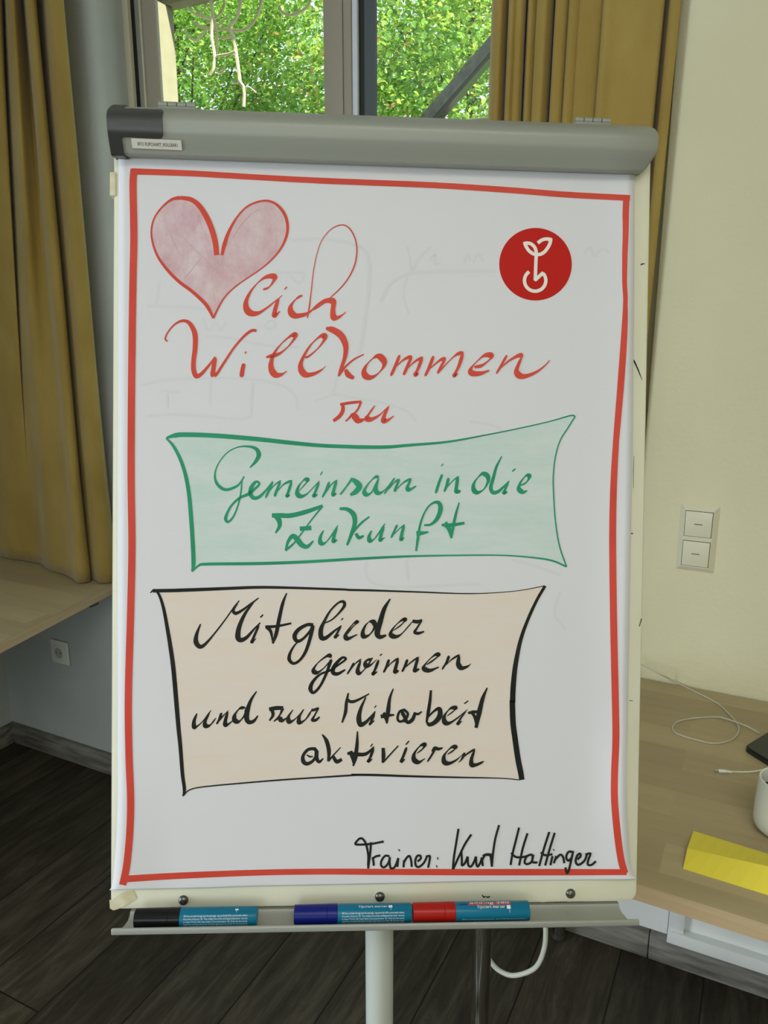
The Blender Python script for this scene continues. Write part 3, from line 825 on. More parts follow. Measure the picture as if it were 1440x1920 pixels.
# ------------------------------------------------------------------ strokes
NIB = np.array([math.cos(R(45)), -math.sin(R(45))])
def sm(t): t = min(1, max(0, t)); return t * t * (3 - 2 * t)
def paper_n(u, v):
    n_ = 0.0016
    # right edge lifting along its length, most near the lower third
    e = sm((u - 0.255) / 0.085)
    yb = 0.0025 + 0.004 * math.exp(-((v - 0.42) / 0.12) ** 2) + 0.010 * math.exp(-((v - 0.155) / 0.085) ** 2) + 0.0025 * math.exp(-((v - 0.02) / 0.03) ** 2)
    n_ += e * e * yb
    # left lower corner
    e2 = sm((-u - 0.27) / 0.07) * sm((0.22 - v) / 0.2)
    n_ += 0.006 * e2
    # faint creases and waves in the lower sheet
    n_ += 0.0010 * sm((0.30 - v) / 0.3) * (1 + math.sin(u * 19 + 3 * v)) * 0.5
    n_ += 0.0022 * math.exp(-((v - 0.035) / 0.012) ** 2) * sm((0.33 - abs(u + 0.13)) / 0.2) * 0.35
    return n_
def paper_uv(x, y):
    n_ = 0.002
    for _ in range(4):
        u, v = bl(x, y, n_); n_ = paper_n(u, v)
    return u, v

class Ink:
    def __init__(s): s.v = []; s.f = []; s.k = 0
    def ribbon(s, L_pts, R_pts, lift):
        b = len(s.v)
        for (x, y) in [p_ for pr in zip(L_pts, R_pts) for p_ in pr]:
            u, v = paper_uv(x, y)
            s.v.append((u, v, paper_n(u, v) + lift))
        for i in range(len(L_pts) - 1):
            s.f.append((b + 2 * i, b + 2 * i + 1, b + 2 * i + 3, b + 2 * i + 2))
    def stroke(s, pts, L=11.0, wmin=1.9, lift=0.00045, wid=None, n=7, taper=True, ox=0, oy=0, k=1.0, smooth=True):
        """pts in crop pixels (ox, oy, k); broad nib of length L at 45 degrees, or explicit widths"""
        P = [(ox + x / k, oy + y / k) for x, y in pts]
        Q = np.array(catmull(P, n)) if smooth else np.array(P, float)
        m_ = len(Q)
        T = np.gradient(Q, axis=0); T /= np.maximum(np.linalg.norm(T, axis=1), 1e-6)[:, None]
        Nn = np.stack([-T[:, 1], T[:, 0]], 1)
        if wid is None:
            w_ = wmin + L * np.abs(T[:, 0] * NIB[1] - T[:, 1] * NIB[0])
            kern = np.array([1, 2, 3, 2, 1]) / 9.0
            if m_ > 6:
                wp = np.pad(w_, 2, mode='edge'); w_ = np.convolve(wp, kern, 'valid')
            if taper:
                tt = np.arange(m_) / (m_ - 1)
                w_ = w_ * np.clip(0.45 + 0.55 * np.minimum(tt, 1 - tt) / 0.10, 0.45, 1)
        elif np.ndim(wid) == 0:
            w_ = np.full(m_, float(wid))
        else:
            w_ = np.interp(np.linspace(0, len(wid) - 1, m_), np.arange(len(wid)), wid)
        s.k += 1; lift = lift + 1.6e-5 * s.k
        s.ribbon([tuple(q) for q in Q + Nn * w_[:, None] / 2], [tuple(q) for q in Q - Nn * w_[:, None] / 2], lift)
    def build(s, name, m_, parent, label=None):
        o = raw(name, [BM @ Vector(q) for q in s.v], s.f, m_, parent)
        if label: o['label'] = label
        return o

def poly_fill(name, pts, m_, parent, lift=0.00022):
    vs = []
    for x, y in pts:
        u, v = paper_uv(x, y); vs.append(bloc(u, v, paper_n(u, v) + lift))
    bm = bmesh.new()
    f_ = bm.faces.new([bm.verts.new(q) for q in vs])
    bmesh.ops.triangulate(bm, faces=[f_], ngon_method='EAR_CLIP')
    return from_bm(name, bm, m_, parent, False)

# ------------------------------------------------------------------ the sheet
pp = empty('flip_chart_paper', BM, 'large white paper sheet with hand lettered German welcome, clamped on the flip chart', 'paper')
rowsL = [(222, 280), (222, 480), (221.5, 700), (221, 900), (221, 1200), (221, 1500), (218, 1580), (212, 1630), (205, 1669)]
rowsR = [(1190, 315), (1189.5, 480), (1188, 640), (1187, 800), (1185, 920), (1182, 1050), (1180, 1180), (1178, 1280), (1177, 1360), (1174, 1460), (1175, 1530), (1181, 1590), (1188, 1625), (1196, 1649)]
bot_px = [(205, 1669), (320, 1667), (480, 1662), (720, 1657), (885, 1653), (1050, 1651), (1196, 1649)]
def interp_rows(rows, t):
    y = rows[0][1] + (rows[-1][1] - rows[0][1]) * t
    return np.interp(y, [r_[1] for r_ in rows], [r_[0] for r_ in rows]), y
NU, NV = 70, 96
vs, fs = [], []
for j in range(NV + 1):
    t = j / NV
    xl, yl = interp_rows(rowsL, t); xr, yr_ = interp_rows(rowsR, t)
    ul, vl = paper_uv(xl, yl); ur, vr = paper_uv(xr, yr_)
    for i in range(NU + 1):
        s_ = i / NU
        u = ul + (ur - ul) * s_; v = vl + (vr - vl) * s_
        if t > 0.94:
            xb = xl + (xr - xl) * s_
            yb = np.interp(xb, [q[0] for q in bot_px], [q[1] for q in bot_px])
            vb_ = paper_uv(xb, yb)[1]
            v = v + (vb_ - v) * ((t - 0.94) / 0.06) if j == NV else v + (vb_ - (vl + (vr - vl) * s_)) * ((t - 0.94) / 0.06)
        vs.append(bloc(u, v, paper_n(u, v)))
for j in range(NV):
    for i in range(NU):
        a = j * (NU + 1) + i
        fs.append((a, a + NU + 1, a + NU + 2, a + 1))
sheet = raw('sheet', vs, fs, M['paper'], pp, True)
sol = sheet.modifiers.new('thickness', 'SOLIDIFY'); sol.thickness = 0.0003; sol.offset = -1

# faint writing of the next page showing through
gh = Ink()
G = dict(lift=0.00006)
GROUPS = []
def ghost(pts, w_):
    g_ = Ink(); g_.k = len(GROUPS) % 9; g_.stroke(pts, wid=w_ * 1.7, n=5, **G); GROUPS.append(g_)
Gc = lambda pts: [(260 + x / 2.88, 440 + y / 2.88) for x, y in pts]
ghost(Gc([(50, 385), (250, 392), (420, 405)]), 4); ghost(Gc([(115, 250), (105, 320), (95, 385)]), 3)
ghost(Gc([(360, 550), (500, 560), (640, 590), (780, 610), (860, 605)]), 3)
ghost(Gc([(740, 205), (840, 205), (900, 205)]), 3); ghost(Gc([(900, 215), (870, 260), (830, 235), (820, 215)]), 3)
ghost(Gc([(820, 30), (1000, 25), (1180, 60), (1240, 130), (1240, 300), (1215, 500), (1190, 640)]), 4)
ghost(Gc([(15, 815), (150, 785), (400, 775), (600, 780), (760, 810), (840, 870), (860, 950)]), 3)
ghost(Gc([(50, 980), (200, 970), (400, 985), (590, 990), (605, 900), (615, 800)]), 3)
ghost(Gc([(150, 860), (155, 940)]), 3); ghost(Gc([(120, 845), (220, 850)]), 3); ghost(Gc([(390, 790), (385, 920)]), 3)
ghost(Gc([(345, 450), (380, 520), (415, 470), (440, 520), (470, 470)]), 3); ghost(Gc([(680, 480), (700, 510), (740, 490), (720, 465), (690, 475)]), 3)
ghost(Gc([(1050, 860), (1090, 700), (1120, 600)]), 3); ghost(Gc([(950, 900), (1060, 865), (1150, 880), (1300, 905), (1440, 950), (1500, 1010)]), 3)
Gd = lambda pts: [(700 + x / 3.0, 400 + y / 3.0) for x, y in pts]
ghost(Gd([(190, 185), (205, 250), (215, 320), (260, 250), (320, 190)]), 3); ghost(Gd([(320, 260), (350, 230), (345, 285), (380, 280)]), 3)
ghost(Gd([(40, 500), (90, 400), (190, 345), (350, 328), (690, 325)]), 4); ghost(Gd([(195, 330), (170, 460), (200, 570)]), 3)
ghost(Gd([(510, 285), (530, 230), (545, 270)]), 3); ghost(Gd([(560, 280), (590, 230), (620, 275)]), 3)
ghost(Gd([(1180, 230), (1220, 190), (1240, 240), (1290, 200), (1330, 220)]), 3)
ghost([(880, 790), (930, 800), (960, 830), (900, 815)], 3); ghost([(960, 1050), (1000, 1060), (1050, 1078)], 3); ghost([(1050, 1110), (1040, 1150), (1060, 1180)], 3)
ghost([(690, 1040), (688, 1080), (730, 1100), (900, 1095)], 3); ghost([(760, 1050), (765, 1090)], 3)
for g_ in GROUPS: g_.build('show_through_stroke', M['ink_ghost'], pp, 'faint grey stroke showing through from the page behind')

# red border
bd = Ink()
bd.stroke([(247, 321.5), (360, 325.5), (480, 332.5), (613, 339.5), (813, 347.5), (960, 357), (1060, 365), (1181, 371.5)], wid=[11.5, 11, 10.5, 11, 11, 11, 11, 11])
bd.stroke([(251.5, 317), (249.5, 345), (250.6, 409), (251, 455), (249.5, 523), (248, 620), (246.5, 760), (246, 900), (247.5, 1025), (245, 1150), (240.8, 1306), (242, 1416), (245, 1494), (243.7, 1556), (238, 1620), (230.2, 1659)], wid=13.5)
bd.stroke([(232, 1648), (330, 1642), (480, 1636), (600, 1634), (720, 1634.5), (885, 1635), (1050, 1635), (1175, 1635)], wid=[12.5, 12, 11, 11, 11.5, 12, 12, 11])
bd.stroke([(1174.5, 367), (1173, 400), (1173, 433), (1171.5, 480), (1171, 530), (1172.5, 565), (1169, 630), (1161, 740), (1154, 840), (1150, 920), (1148.5, 1000), (1149, 1080), (1150.5, 1180), (1153, 1290), (1154.5, 1380), (1152, 1450), (1152, 1500), (1157, 1560), (1164, 1610), (1171.5, 1637)],
          wid=[12, 12, 11, 10, 9, 8.5, 9.5, 10, 11.5, 12.5, 13, 13, 13, 13, 13, 13, 13, 13, 13, 13])
bd.stroke([(1175.5, 560), (1176, 600), (1173, 660), (1168, 730), (1162, 800), (1158.5, 840)], wid=[1.2, 1.8, 2.6, 2.6, 2, 1])
bd.build('border_line', M['ink_red'], pp, 'thick red marker border')

# heart
A_ = dict(ox=230, oy=340, k=4.3636)
hl = [(470, 135), (400, 150), (320, 215), (260, 300), (236, 395), (245, 500), (290, 620), (370, 730), (460, 820), (560, 895), (650, 975), (700, 1035), (742, 1120)]
hr = [(812, 605), (832, 520), (870, 410), (940, 288), (1030, 200), (1150, 160), (1240, 178), (1310, 245), (1345, 330), (1345, 430), (1300, 540), (1220, 640), (1120, 725), (1000, 805), (900, 880), (830, 955), (780, 1040), (742, 1120)]
hc = [(470, 135), (560, 150), (630, 205), (690, 300), (735, 410), (760, 510), (770, 605)]
outline = [(230 + x / 4.3636, 340 + y / 4.3636) for x, y in [tuple(q) for q in catmull(hl[::-1] + hc[1:], 5)] + [tuple(q) for q in catmull([(800, 590)] + hr[1:], 5)][:-1]]
heart = empty('x', (0, 0, 0), None, None); bpy.data.objects.remove(heart)
hi = Ink()
hi.stroke(hl, wid=[v_ / 3.7 for v_ in (28, 18, 12, 11, 12, 13, 16, 20, 22, 22, 24, 26, 14)], **A_)
hi.stroke(hc, wid=[v_ / 4.0 for v_ in (28, 34, 38, 42, 42, 42, 38)], **A_)
hi.stroke(hr, wid=[v_ / 3.6 for v_ in (18, 28, 20, 12, 12, 14, 16, 20, 20, 18, 14, 10, 8, 8, 9, 10, 12, 14)], **A_)
heart = hi.build('heart_drawing', M['ink_red'], pp, 'red heart outline')
hf = poly_fill('heart_shading', outline, M['chalk_pink'], heart); hf['label'] = 'smudged pink chalk shading in the heart'
cl_ = Ink()
for pts in ([(490, 450), (560, 530), (700, 660), (800, 760), (875, 845)], [(610, 270), (650, 380), (690, 470)], [(395, 440), (430, 520), (460, 590)], [(770, 640), (800, 730)],
            [(500, 800), (560, 730), (640, 630)], [(900, 470), (960, 370), (1050, 270), (1110, 230)]):
    cl_.stroke(pts, wid=0.8, lift=0.0003, **A_)
cl_.build('chalk_streaks', M['chalk_line'], heart)

def writing(name, groups, m_, label, L=11.0, wmin=1.6):
    k_ = Ink()
    for (ox, oy, sc_), strokes in groups:
        for st in strokes:
            if isinstance(st, tuple) and isinstance(st[0], list):
                pts, opt = st
            else:
                pts, opt = st, {}
            o2 = dict(L=L * 1.06, wmin=wmin * 1.1); o2.update(opt)
            if 'wid' in o2: o2['wid'] = 1.2 * np.array(o2['wid']) if not np.isscalar(o2['wid']) else 1.2 * o2['wid']
            k_.stroke(pts, ox=ox, oy=oy, k=sc_, **o2)
    return k_.build(name, m_, pp, label)

B_ = (420, 400, 4.8); C_ = (290, 580, 3.6923); D_ = (600, 590, 3.1304); E_ = (290, 770, 3.5122); F_ = (680, 770, 3.4286)
G_ = (270, 1080, 3.6923); H_ = (640, 1080, 3.6); I_ = (330, 1280, 4.1143); J_ = (620, 1280, 3.7895); K_ = (650, 1540, 5.5385); L_ = (880, 1540, 4.6452)

writing('lettering', [(B_, [
    [(352, 687), (400, 668), (440, 620), (455, 580), (425, 565), (360, 582), (290, 640), (230, 720), (198, 800), (205, 865), (245, 900), (310, 897), (380, 855), (450, 800), (525, 738)],
    [(492, 770), (470, 830), (458, 880), (456, 912), (475, 912), (503, 880)], ([(545, 686), (565, 661)], dict(wid=2.0)),
    [(705, 738), (670, 755), (630, 790), (600, 840), (603, 890), (640, 922), (710, 915), (760, 895), (820, 850), (890, 800), (960, 788)],
    ([(750, 942), (765, 860), (785, 700), (805, 520), (835, 370), (880, 245), (950, 155), (1020, 113), (1085, 108), (1140, 150), (1180, 230), (1196, 330), (1180, 450), (1130, 565), (1060, 660), (980, 738), (900, 810), (810, 868)],
     dict(wid=[v_ / 4.8 for v_ in (10, 11, 8, 7, 6, 6, 6, 8, 9, 10, 10, 10, 11, 10, 9, 8, 7, 7)])),
    [(765, 895), (820, 840), (890, 795), (955, 785), (985, 805), (980, 870), (982, 920), (1000, 942), (1045, 928), (1097, 888)]])],
    M['ink_red'], 'red handwritten letters "lich" after the heart', L=10.6)
writing('lettering', [(C_, [
    ([(90, 223), (74, 205), (88, 165), (130, 112), (180, 82), (225, 85), (258, 120), (280, 180), (280, 270), (270, 350), (270, 420), (288, 462), (320, 450), (370, 395), (420, 330)],
     dict(wid=[v_ / 3.69 for v_ in (8, 10, 8, 9, 14, 20, 26, 30, 28, 26, 28, 28, 20, 14, 10)])),
    [(418, 330), (410, 390), (404, 440), (414, 464)],
    ([(414, 464), (432, 445), (480, 370), (550, 265), (620, 185), (670, 148), (705, 148)], dict(wid=[v_ / 3.69 for v_ in (16, 16, 14, 12, 14, 16, 16)])),
    [(618, 375), (608, 420), (600, 470)], ([(626, 306), (632, 292)], dict(wid=2.2)),
    [(772, 332), (800, 325), (860, 308), (920, 262), (965, 205), (970, 178), (940, 185), (880, 235), (830, 300), (806, 370), (812, 425), (840, 455), (880, 450), (914, 428)],
    [(1040, 335), (1070, 322), (1130, 270), (1172, 215), (1175, 186), (1145, 188), (1090, 235), (1045, 300), (1013, 370), (1015, 420), (1045, 453), (1100, 447), (1150, 422), (1184, 393)]]),
    (D_, [[(35, 80), (80, 92), (125, 125), (150, 180), (148, 240), (130, 300), (108, 362)], ([(110, 358), (150, 305), (200, 262), (257, 233)], dict(wid=[3.5, 3, 2.6, 1.6])),
          ([(150, 322), (165, 352), (198, 374)], dict(wid=[5, 9, 5])),
          [(300, 262), (270, 300), (258, 335), (270, 362), (300, 368), (335, 350), (370, 310), (376, 275), (350, 246), (320, 250), (288, 278)],
          [(468, 237), (440, 305), (415, 360)], [(440, 310), (490, 265), (538, 242)], [(538, 245), (512, 305), (490, 355)], [(500, 330), (550, 280), (602, 248)], [(600, 250), (578, 310), (560, 350), (578, 345)],
          [(666, 243), (640, 310), (616, 362)], [(640, 320), (700, 270), (738, 255)], [(735, 258), (710, 305), (690, 346)], [(690, 346), (750, 280), (800, 235), (842, 223)], [(838, 228), (815, 300), (788, 356), (808, 346)],
          [(905, 308), (950, 298), (1000, 258), (998, 238), (960, 242), (910, 285), (884, 322), (895, 344), (940, 345), (992, 328)],
          [(1096, 238), (1062, 300), (1034, 347)], [(1050, 320), (1110, 270), (1160, 242), (1192, 238)], [(1188, 242), (1165, 290), (1153, 332), (1170, 358), (1210, 360), (1270, 336), (1320, 298), (1348, 267)]])],
    M['ink_red'], 'red handwritten word "Willkommen"', L=10.2)
writing('lettering', [(D_, [
    ([(132, 520), (134, 560), (115, 595), (78, 624)], dict(wid=[5, 6, 6, 5])), ([(118, 527), (180, 517), (243, 511)], dict(wid=[4, 4.5, 4])), ([(241, 512), (215, 565), (150, 626)], dict(wid=[3.5, 3, 2.5])),
    [(152, 622), (185, 592), (205, 600), (225, 622), (260, 615)], [(322, 533), (290, 578), (275, 605), (300, 614), (350, 588), (406, 533)], [(402, 540), (378, 590), (374, 622), (400, 618), (433, 594)]])],
    M['ink_red'], 'red handwritten word "zu"', L=10.2)

# green panel
def conv(c, pts): return [(c[0] + x / c[2], c[1] + y / c[2]) for x, y in pts]
gtop = conv(E_, [(80, 178), (140, 162), (200, 158), (350, 162), (500, 172), (700, 190), (900, 212), (1100, 230), (1300, 238)]) + conv(F_, [(0, 234), (150, 234), (300, 222), (550, 200), (800, 155), (1000, 115), (1200, 70), (1335, 32), (1366, 38)])
gleft = conv(E_, [(75, 180), (120, 228), (165, 310), (200, 410), (225, 540), (240, 700), (250, 850), (256, 1000), (247, 1060)])
gright = conv(F_, [(1366, 36), (1320, 110), (1270, 190), (1240, 290), (1225, 420), (1228, 560), (1240, 720), (1265, 870), (1310, 1003)])
gbot = conv(E_, [(247, 1060), (290, 1020), (350, 1010), (700, 1006), (1000, 995)]) + conv(F_, [(0, 950), (300, 936), (600, 930), (900, 930), (1100, 945), (1220, 965), (1310, 1003)])
gi = Ink()
gi.stroke(gtop, wid=[4, 9, 9, 8.6, 8.6, 8.4, 7.6, 7, 7, 7, 6.5, 5.5, 4.2, 2.6, 2.4, 2.4, 2.8, 3.2])
gi.stroke(gleft, wid=[3, 5.5, 6.5, 7, 7.5, 8, 8, 8, 4]); gi.stroke(gright, wid=2.6)
gi.stroke(gbot, wid=[2.5, 4, 5.5, 5.8, 5.6, 5, 4, 3, 2.6, 3, 3.4, 3])
gp = gi.build('frame_drawing', M['ink_green'], pp, 'green marker frame with flared corners')
fillg = gtop[1:] + gright[1:] + gbot[::-1][1:-1] + gleft[::-1][1:-1]
poly_fill('chalk_fill', fillg, M['chalk_green'], gp)['label'] = 'pale green chalk shading'
writing('lettering', [(E_, [
    ([(628, 374), (665, 335), (686, 290), (668, 252), (620, 236), (550, 240), (480, 275), (425, 340), (398, 410), (405, 470), (440, 510), (480, 520), (530, 503), (560, 480), (590, 433)],
     dict(wid=[v_ / 3.51 for v_ in (8, 18, 26, 20, 12, 7, 6, 6, 9, 16, 18, 16, 14, 10, 8)])),
    ([(575, 455), (568, 540), (550, 620), (520, 695), (485, 732), (468, 712), (480, 670), (510, 620), (560, 575), (620, 548), (660, 515), (690, 482), (668, 468), (640, 500), (630, 540), (648, 573), (685, 570), (730, 528), (778, 466)],
     dict(wid=[v_ / 3.51 for v_ in (8, 9, 9, 10, 14, 20, 14, 12, 14, 18, 14, 12, 14, 22, 24, 22, 18, 12, 8)])),
    [(778, 466), (755, 520), (730, 575)], [(745, 540), (790, 490), (832, 460)], [(828, 470), (805, 520), (790, 566)], [(800, 540), (850, 485), (905, 460)], [(902, 468), (882, 530), (872, 560), (890, 555)],
    [(945, 535), (985, 490), (1008, 460), (985, 455), (950, 495), (938, 540), (960, 564), (1000, 550), (1050, 500), (1086, 460)], [(1082, 470), (1060, 530), (1048, 560), (1072, 552)], ([(1090, 424), (1105, 401)], dict(wid=1.8)),
    [(1150, 468), (1130, 520), (1103, 572)], [(1120, 545), (1160, 490), (1202, 456)], [(1198, 462), (1180, 520), (1176, 552), (1197, 546)],
    ([(1222, 552), (1262, 500), (1302, 444)], dict(wid=[3, 2.4, 4])), ([(1300, 450), (1330, 474), (1348, 500), (1322, 535), (1288, 555)], dict(wid=[5, 9, 9, 8, 4]))]),
    (F_, [[(105, 425), (75, 430), (32, 475), (10, 520), (30, 540), (65, 515), (102, 435)], [(102, 435), (85, 490), (90, 524), (120, 526), (165, 485), (205, 432)],
          [(205, 432), (175, 480), (138, 536)], [(160, 510), (205, 460), (238, 440)], [(236, 442), (215, 490), (205, 522)], [(212, 510), (262, 462), (312, 436)], [(310, 440), (288, 490), (300, 508), (344, 484)]])],
    M['ink_green'], 'green handwritten word "Gemeinsam"', L=7.6)
writing('lettering', [(F_, [
          [(512, 408), (490, 465), (469, 532)], ([(505, 357), (518, 341)], dict(wid=1.8)), [(552, 432), (540, 480), (524, 522)], [(535, 500), (575, 455), (617, 420)], [(612, 424), (604, 480), (602, 518), (630, 518)]])],
    M['ink_green'], 'green handwritten word "in"', L=7.6)
writing('lettering', [(F_, [
          [(770, 408), (740, 430), (714, 470), (714, 510), (740, 526), (778, 505), (806, 455), (800, 418), (770, 405), (745, 418)],
          ([(894, 293), (860, 360), (840, 430), (823, 495), (838, 526), (870, 520), (905, 490), (942, 453)], dict(wid=[v_ / 3.43 for v_ in (6, 14, 18, 20, 22, 18, 12, 8)])),
          [(936, 458), (918, 500), (908, 527), (930, 522)], ([(960, 391), (982, 373)], dict(wid=2.2)), [(1015, 482), (1052, 460), (1072, 424), (1050, 418), (1018, 455), (1003, 500), (1028, 523), (1058, 515)]])],
    M['ink_green'], 'green handwritten word "die"', L=7.6)
writing('lettering', [(E_, [
    ([(772, 690), (830, 690), (900, 690), (1000, 665), (1107, 627)], dict(wid=[7, 7.5, 7.5, 7, 5])), ([(798, 690), (818, 720), (822, 760), (796, 806)], dict(wid=[9, 8, 6, 2.5])),
    ([(1106, 629), (1040, 710), (980, 790), (920, 870), (860, 920)], dict(wid=[3, 2.4, 2.4, 3, 4.5])), ([(956, 778), (1032, 772)], dict(wid=7)),
    ([(862, 918), (880, 860), (910, 825), (940, 850), (970, 885), (1005, 895), (1045, 858)], dict(wid=[3, 5, 7, 9, 8, 6, 2.5])),
    [(1112, 788), (1092, 830), (1092, 868), (1120, 872), (1162, 825), (1207, 755)], [(1200, 765), (1180, 830), (1180, 860), (1202, 850)],
    ([(1218, 645), (1270, 650), (1310, 685), (1318, 740), (1300, 800), (1266, 886)], dict(wid=[4, 6, 8, 7, 6, 3])), ([(1268, 885), (1310, 800), (1360, 740), (1414, 698)], dict(wid=[3, 3, 3.4, 2.6])), ([(1325, 808), (1345, 836), (1377, 824)], dict(wid=[5, 6, 3]))]),
    (F_, [[(58, 770), (42, 805), (45, 835), (70, 828), (105, 785), (142, 726)], [(136, 742), (118, 800), (115, 832), (142, 815)], [(222, 733), (205, 770), (182, 818)], [(195, 800), (235, 760), (270, 730)], [(266, 736), (252, 790), (248, 828), (268, 815)],
          ([(343, 903), (355, 820), (370, 730), (400, 650), (440, 600), (485, 590), (500, 630), (480, 690), (440, 730), (395, 736)], dict(wid=[3, 4.5, 3.5, 2.6, 2.8, 6, 7.5, 6.5, 4, 3])), ([(345, 790), (380, 787), (422, 780)], dict(wid=[8, 6, 2.5])),
          ([(620, 590), (600, 660), (582, 740), (568, 820)], dict(wid=[1.8, 4, 5, 3.5])), ([(507, 735), (570, 735), (654, 722)], dict(wid=[4, 6, 4])), ([(525, 722), (552, 755), (568, 815)], dict(wid=[9, 7, 2.5]))])],
    M['ink_green'], 'green handwritten word "Zukunft"', L=7.6)

# peach panel
btop = conv(G_, [(62, 102), (200, 100), (400, 93), (600, 85), (800, 78), (1000, 81), (1200, 87), (1380, 93)]) + conv(H_, [(60, 94), (200, 97), (500, 107), (800, 118), (1000, 115), (1200, 98), (1372, 66)])
bleft = conv(G_, [(44, 117), (72, 96), (105, 130), (135, 220), (160, 350), (185, 500), (205, 650), (225, 880)]) + conv(I_, [(20, 350), (35, 500), (50, 700), (65, 820), (54, 876)])
bright = conv(H_, [(1375, 66), (1320, 160), (1260, 290), (1210, 430), (1175, 600), (1160, 740), (1155, 850)]) + conv(J_, [(1290, 130), (1295, 280), (1310, 400), (1330, 540), (1350, 640), (1358, 690)])
bbot = conv(I_, [(62, 868), (90, 835), (150, 812), (280, 795), (500, 775), (800, 750), (1100, 730), (1380, 712)]) + conv(J_, [(150, 654), (300, 655), (600, 665), (900, 672), (1200, 678), (1345, 690)])
bi = Ink()
bi.stroke(btop, wid=[6.5, 6.8, 6.5, 6, 5.5, 4.8, 4.4, 4.2, 4.2, 4, 3, 2.2, 1.6, 1.4, 1.6]); bi.stroke(bleft, wid=[2, 4, 5, 6, 7, 8, 8.5, 8.5, 8, 7.5, 7, 6.5, 2.5])
bi.stroke(bright, wid=[5.5, 5.5, 6, 7, 9, 10, 10.5, 10.5, 10.5, 10.5, 10.5, 10.5, 10])
bi.stroke(bbot, wid=[2.2, 2.4, 2.4, 2.6, 2.8, 3, 3.2, 3.6, 4.4, 4.6, 4, 3.2, 2, 1.8])
bp_ = bi.build('frame_drawing', M['ink_black'], pp, 'black marker frame with flared corners')
poly_fill('chalk_fill', btop[1:] + bright[1:] + bbot[::-1][1:] + bleft[::-1][1:-2], M['chalk_orange'], bp_)['label'] = 'pale peach chalk shading'
writing('lettering', [(G_, [
    ([(392, 332), (366, 400), (360, 455), (385, 488), (420, 475), (480, 408), (560, 305), (620, 220), (660, 170)], dict(wid=[v_ / 3.69 for v_ in (8, 20, 30, 26, 18, 10, 8, 8, 7)])),
    ([(645, 190), (618, 235), (635, 258), (680, 237), (740, 192), (794, 152)], dict(wid=[3, 5, 5.5, 4, 3, 2])), ([(758, 182), (700, 260), (660, 350), (650, 420), (670, 443), (710, 425), (760, 370), (805, 323)], dict(wid=[v_ / 3.69 for v_ in (8, 18, 26, 32, 28, 20, 12, 8)])),
    [(797, 340), (765, 410), (748, 458), (778, 430)], ([(806, 287), (824, 267)], dict(wid=2.4)),
    ([(988, 118), (960, 190), (935, 300), (915, 400), (891, 468)], dict(wid=[2, 5, 6, 6, 3])), ([(848, 350), (878, 385), (893, 465)], dict(wid=[6, 5, 2])), ([(840, 352), (920, 347), (1020, 327)], dict(wid=[5, 4.2, 3])),
    ([(1172, 340), (1130, 337), (1070, 370), (1042, 415), (1060, 450), (1100, 435), (1150, 380), (1172, 340)], dict(wid=[6, 5, 6, 7, 6, 4, 4, 6])),
    ([(1168, 355), (1150, 430), (1120, 520), (1080, 580), (1035, 605), (1005, 575), (1015, 525), (1050, 470), (1095, 435)], dict(wid=[6, 5.5, 5, 4, 4.5, 6, 4, 2.4, 2])),
    ([(1250, 326), (1300, 302), (1350, 255), (1387, 205), (1380, 178), (1345, 185), (1290, 240), (1250, 310), (1225, 370), (1228, 425), (1260, 427), (1320, 378), (1367, 343)], dict(wid=[2, 2.4, 3, 5, 5, 3, 3, 4.5, 7, 8, 6, 3.4, 2])),
    [(1362, 348), (1340, 390), (1325, 422), (1352, 405)], ([(1366, 304), (1379, 291)], dict(wid=2))]),
    (H_, [[(40, 392), (70, 350), (108, 313), (85, 318), (45, 365), (28, 402), (45, 422), (107, 394)],
          [(195, 300), (165, 330), (145, 375), (152, 408), (190, 395), (225, 345), (218, 312), (190, 305)], ([(330, 153), (290, 220), (262, 310), (242, 385), (262, 411), (302, 399)], dict(wid=[2, 6.5, 8, 9, 7, 3])),
          [(350, 368), (400, 332), (432, 297), (405, 299), (355, 345), (333, 390), (360, 409), (400, 395), (450, 342), (482, 303)], ([(480, 303), (512, 308), (545, 296)], dict(wid=[5, 6, 3])), ([(543, 298), (512, 348), (495, 378), (520, 386), (558, 374)], dict(wid=[3, 3, 5, 5, 2.4]))])],
    M['ink_black'], 'black handwritten word "Mitglieder"', L=8.2)
writing('lettering', [(G_, [
    [(1300, 558), (1270, 552), (1205, 600), (1173, 650), (1200, 668), (1250, 632), (1302, 570)],
    ([(1296, 580), (1260, 680), (1220, 760), (1175, 807), (1152, 780), (1170, 730), (1220, 680), (1290, 652), (1350, 612), (1397, 575), (1370, 566), (1320, 620), (1308, 665), (1340, 677), (1394, 648)], dict(wid=[5, 4.5, 4, 4.5, 7, 5, 3.5, 3.4, 3, 3.5, 4, 6, 7, 5.5, 2.4]))]),
    (H_, [[(85, 585), (65, 622), (39, 662)], [(60, 632), (95, 590), (135, 560)], [(130, 572), (110, 635), (128, 655), (170, 612), (212, 550)], [(205, 556), (165, 575), (168, 606), (200, 598), (240, 562)],
          [(252, 565), (230, 625), (214, 660), (242, 645)], ([(260, 537), (274, 526)], dict(wid=2)), [(322, 562), (305, 610), (284, 652)], [(300, 625), (345, 580), (387, 553)], [(383, 560), (366, 620), (365, 645), (387, 638)],
          [(446, 562), (430, 605), (409, 647)], [(425, 620), (475, 578), (522, 545)], [(518, 550), (500, 610), (498, 637), (527, 626)],
          [(575, 598), (620, 568), (657, 535), (630, 533), (578, 580), (556, 620), (595, 637), (657, 614)], [(727, 537), (710, 580), (678, 632)], [(700, 605), (745, 562), (797, 530)], [(795, 536), (788, 590), (810, 620), (850, 610), (874, 590)]])],
    M['ink_black'], 'black handwritten word "gewinnen"', L=8.2)
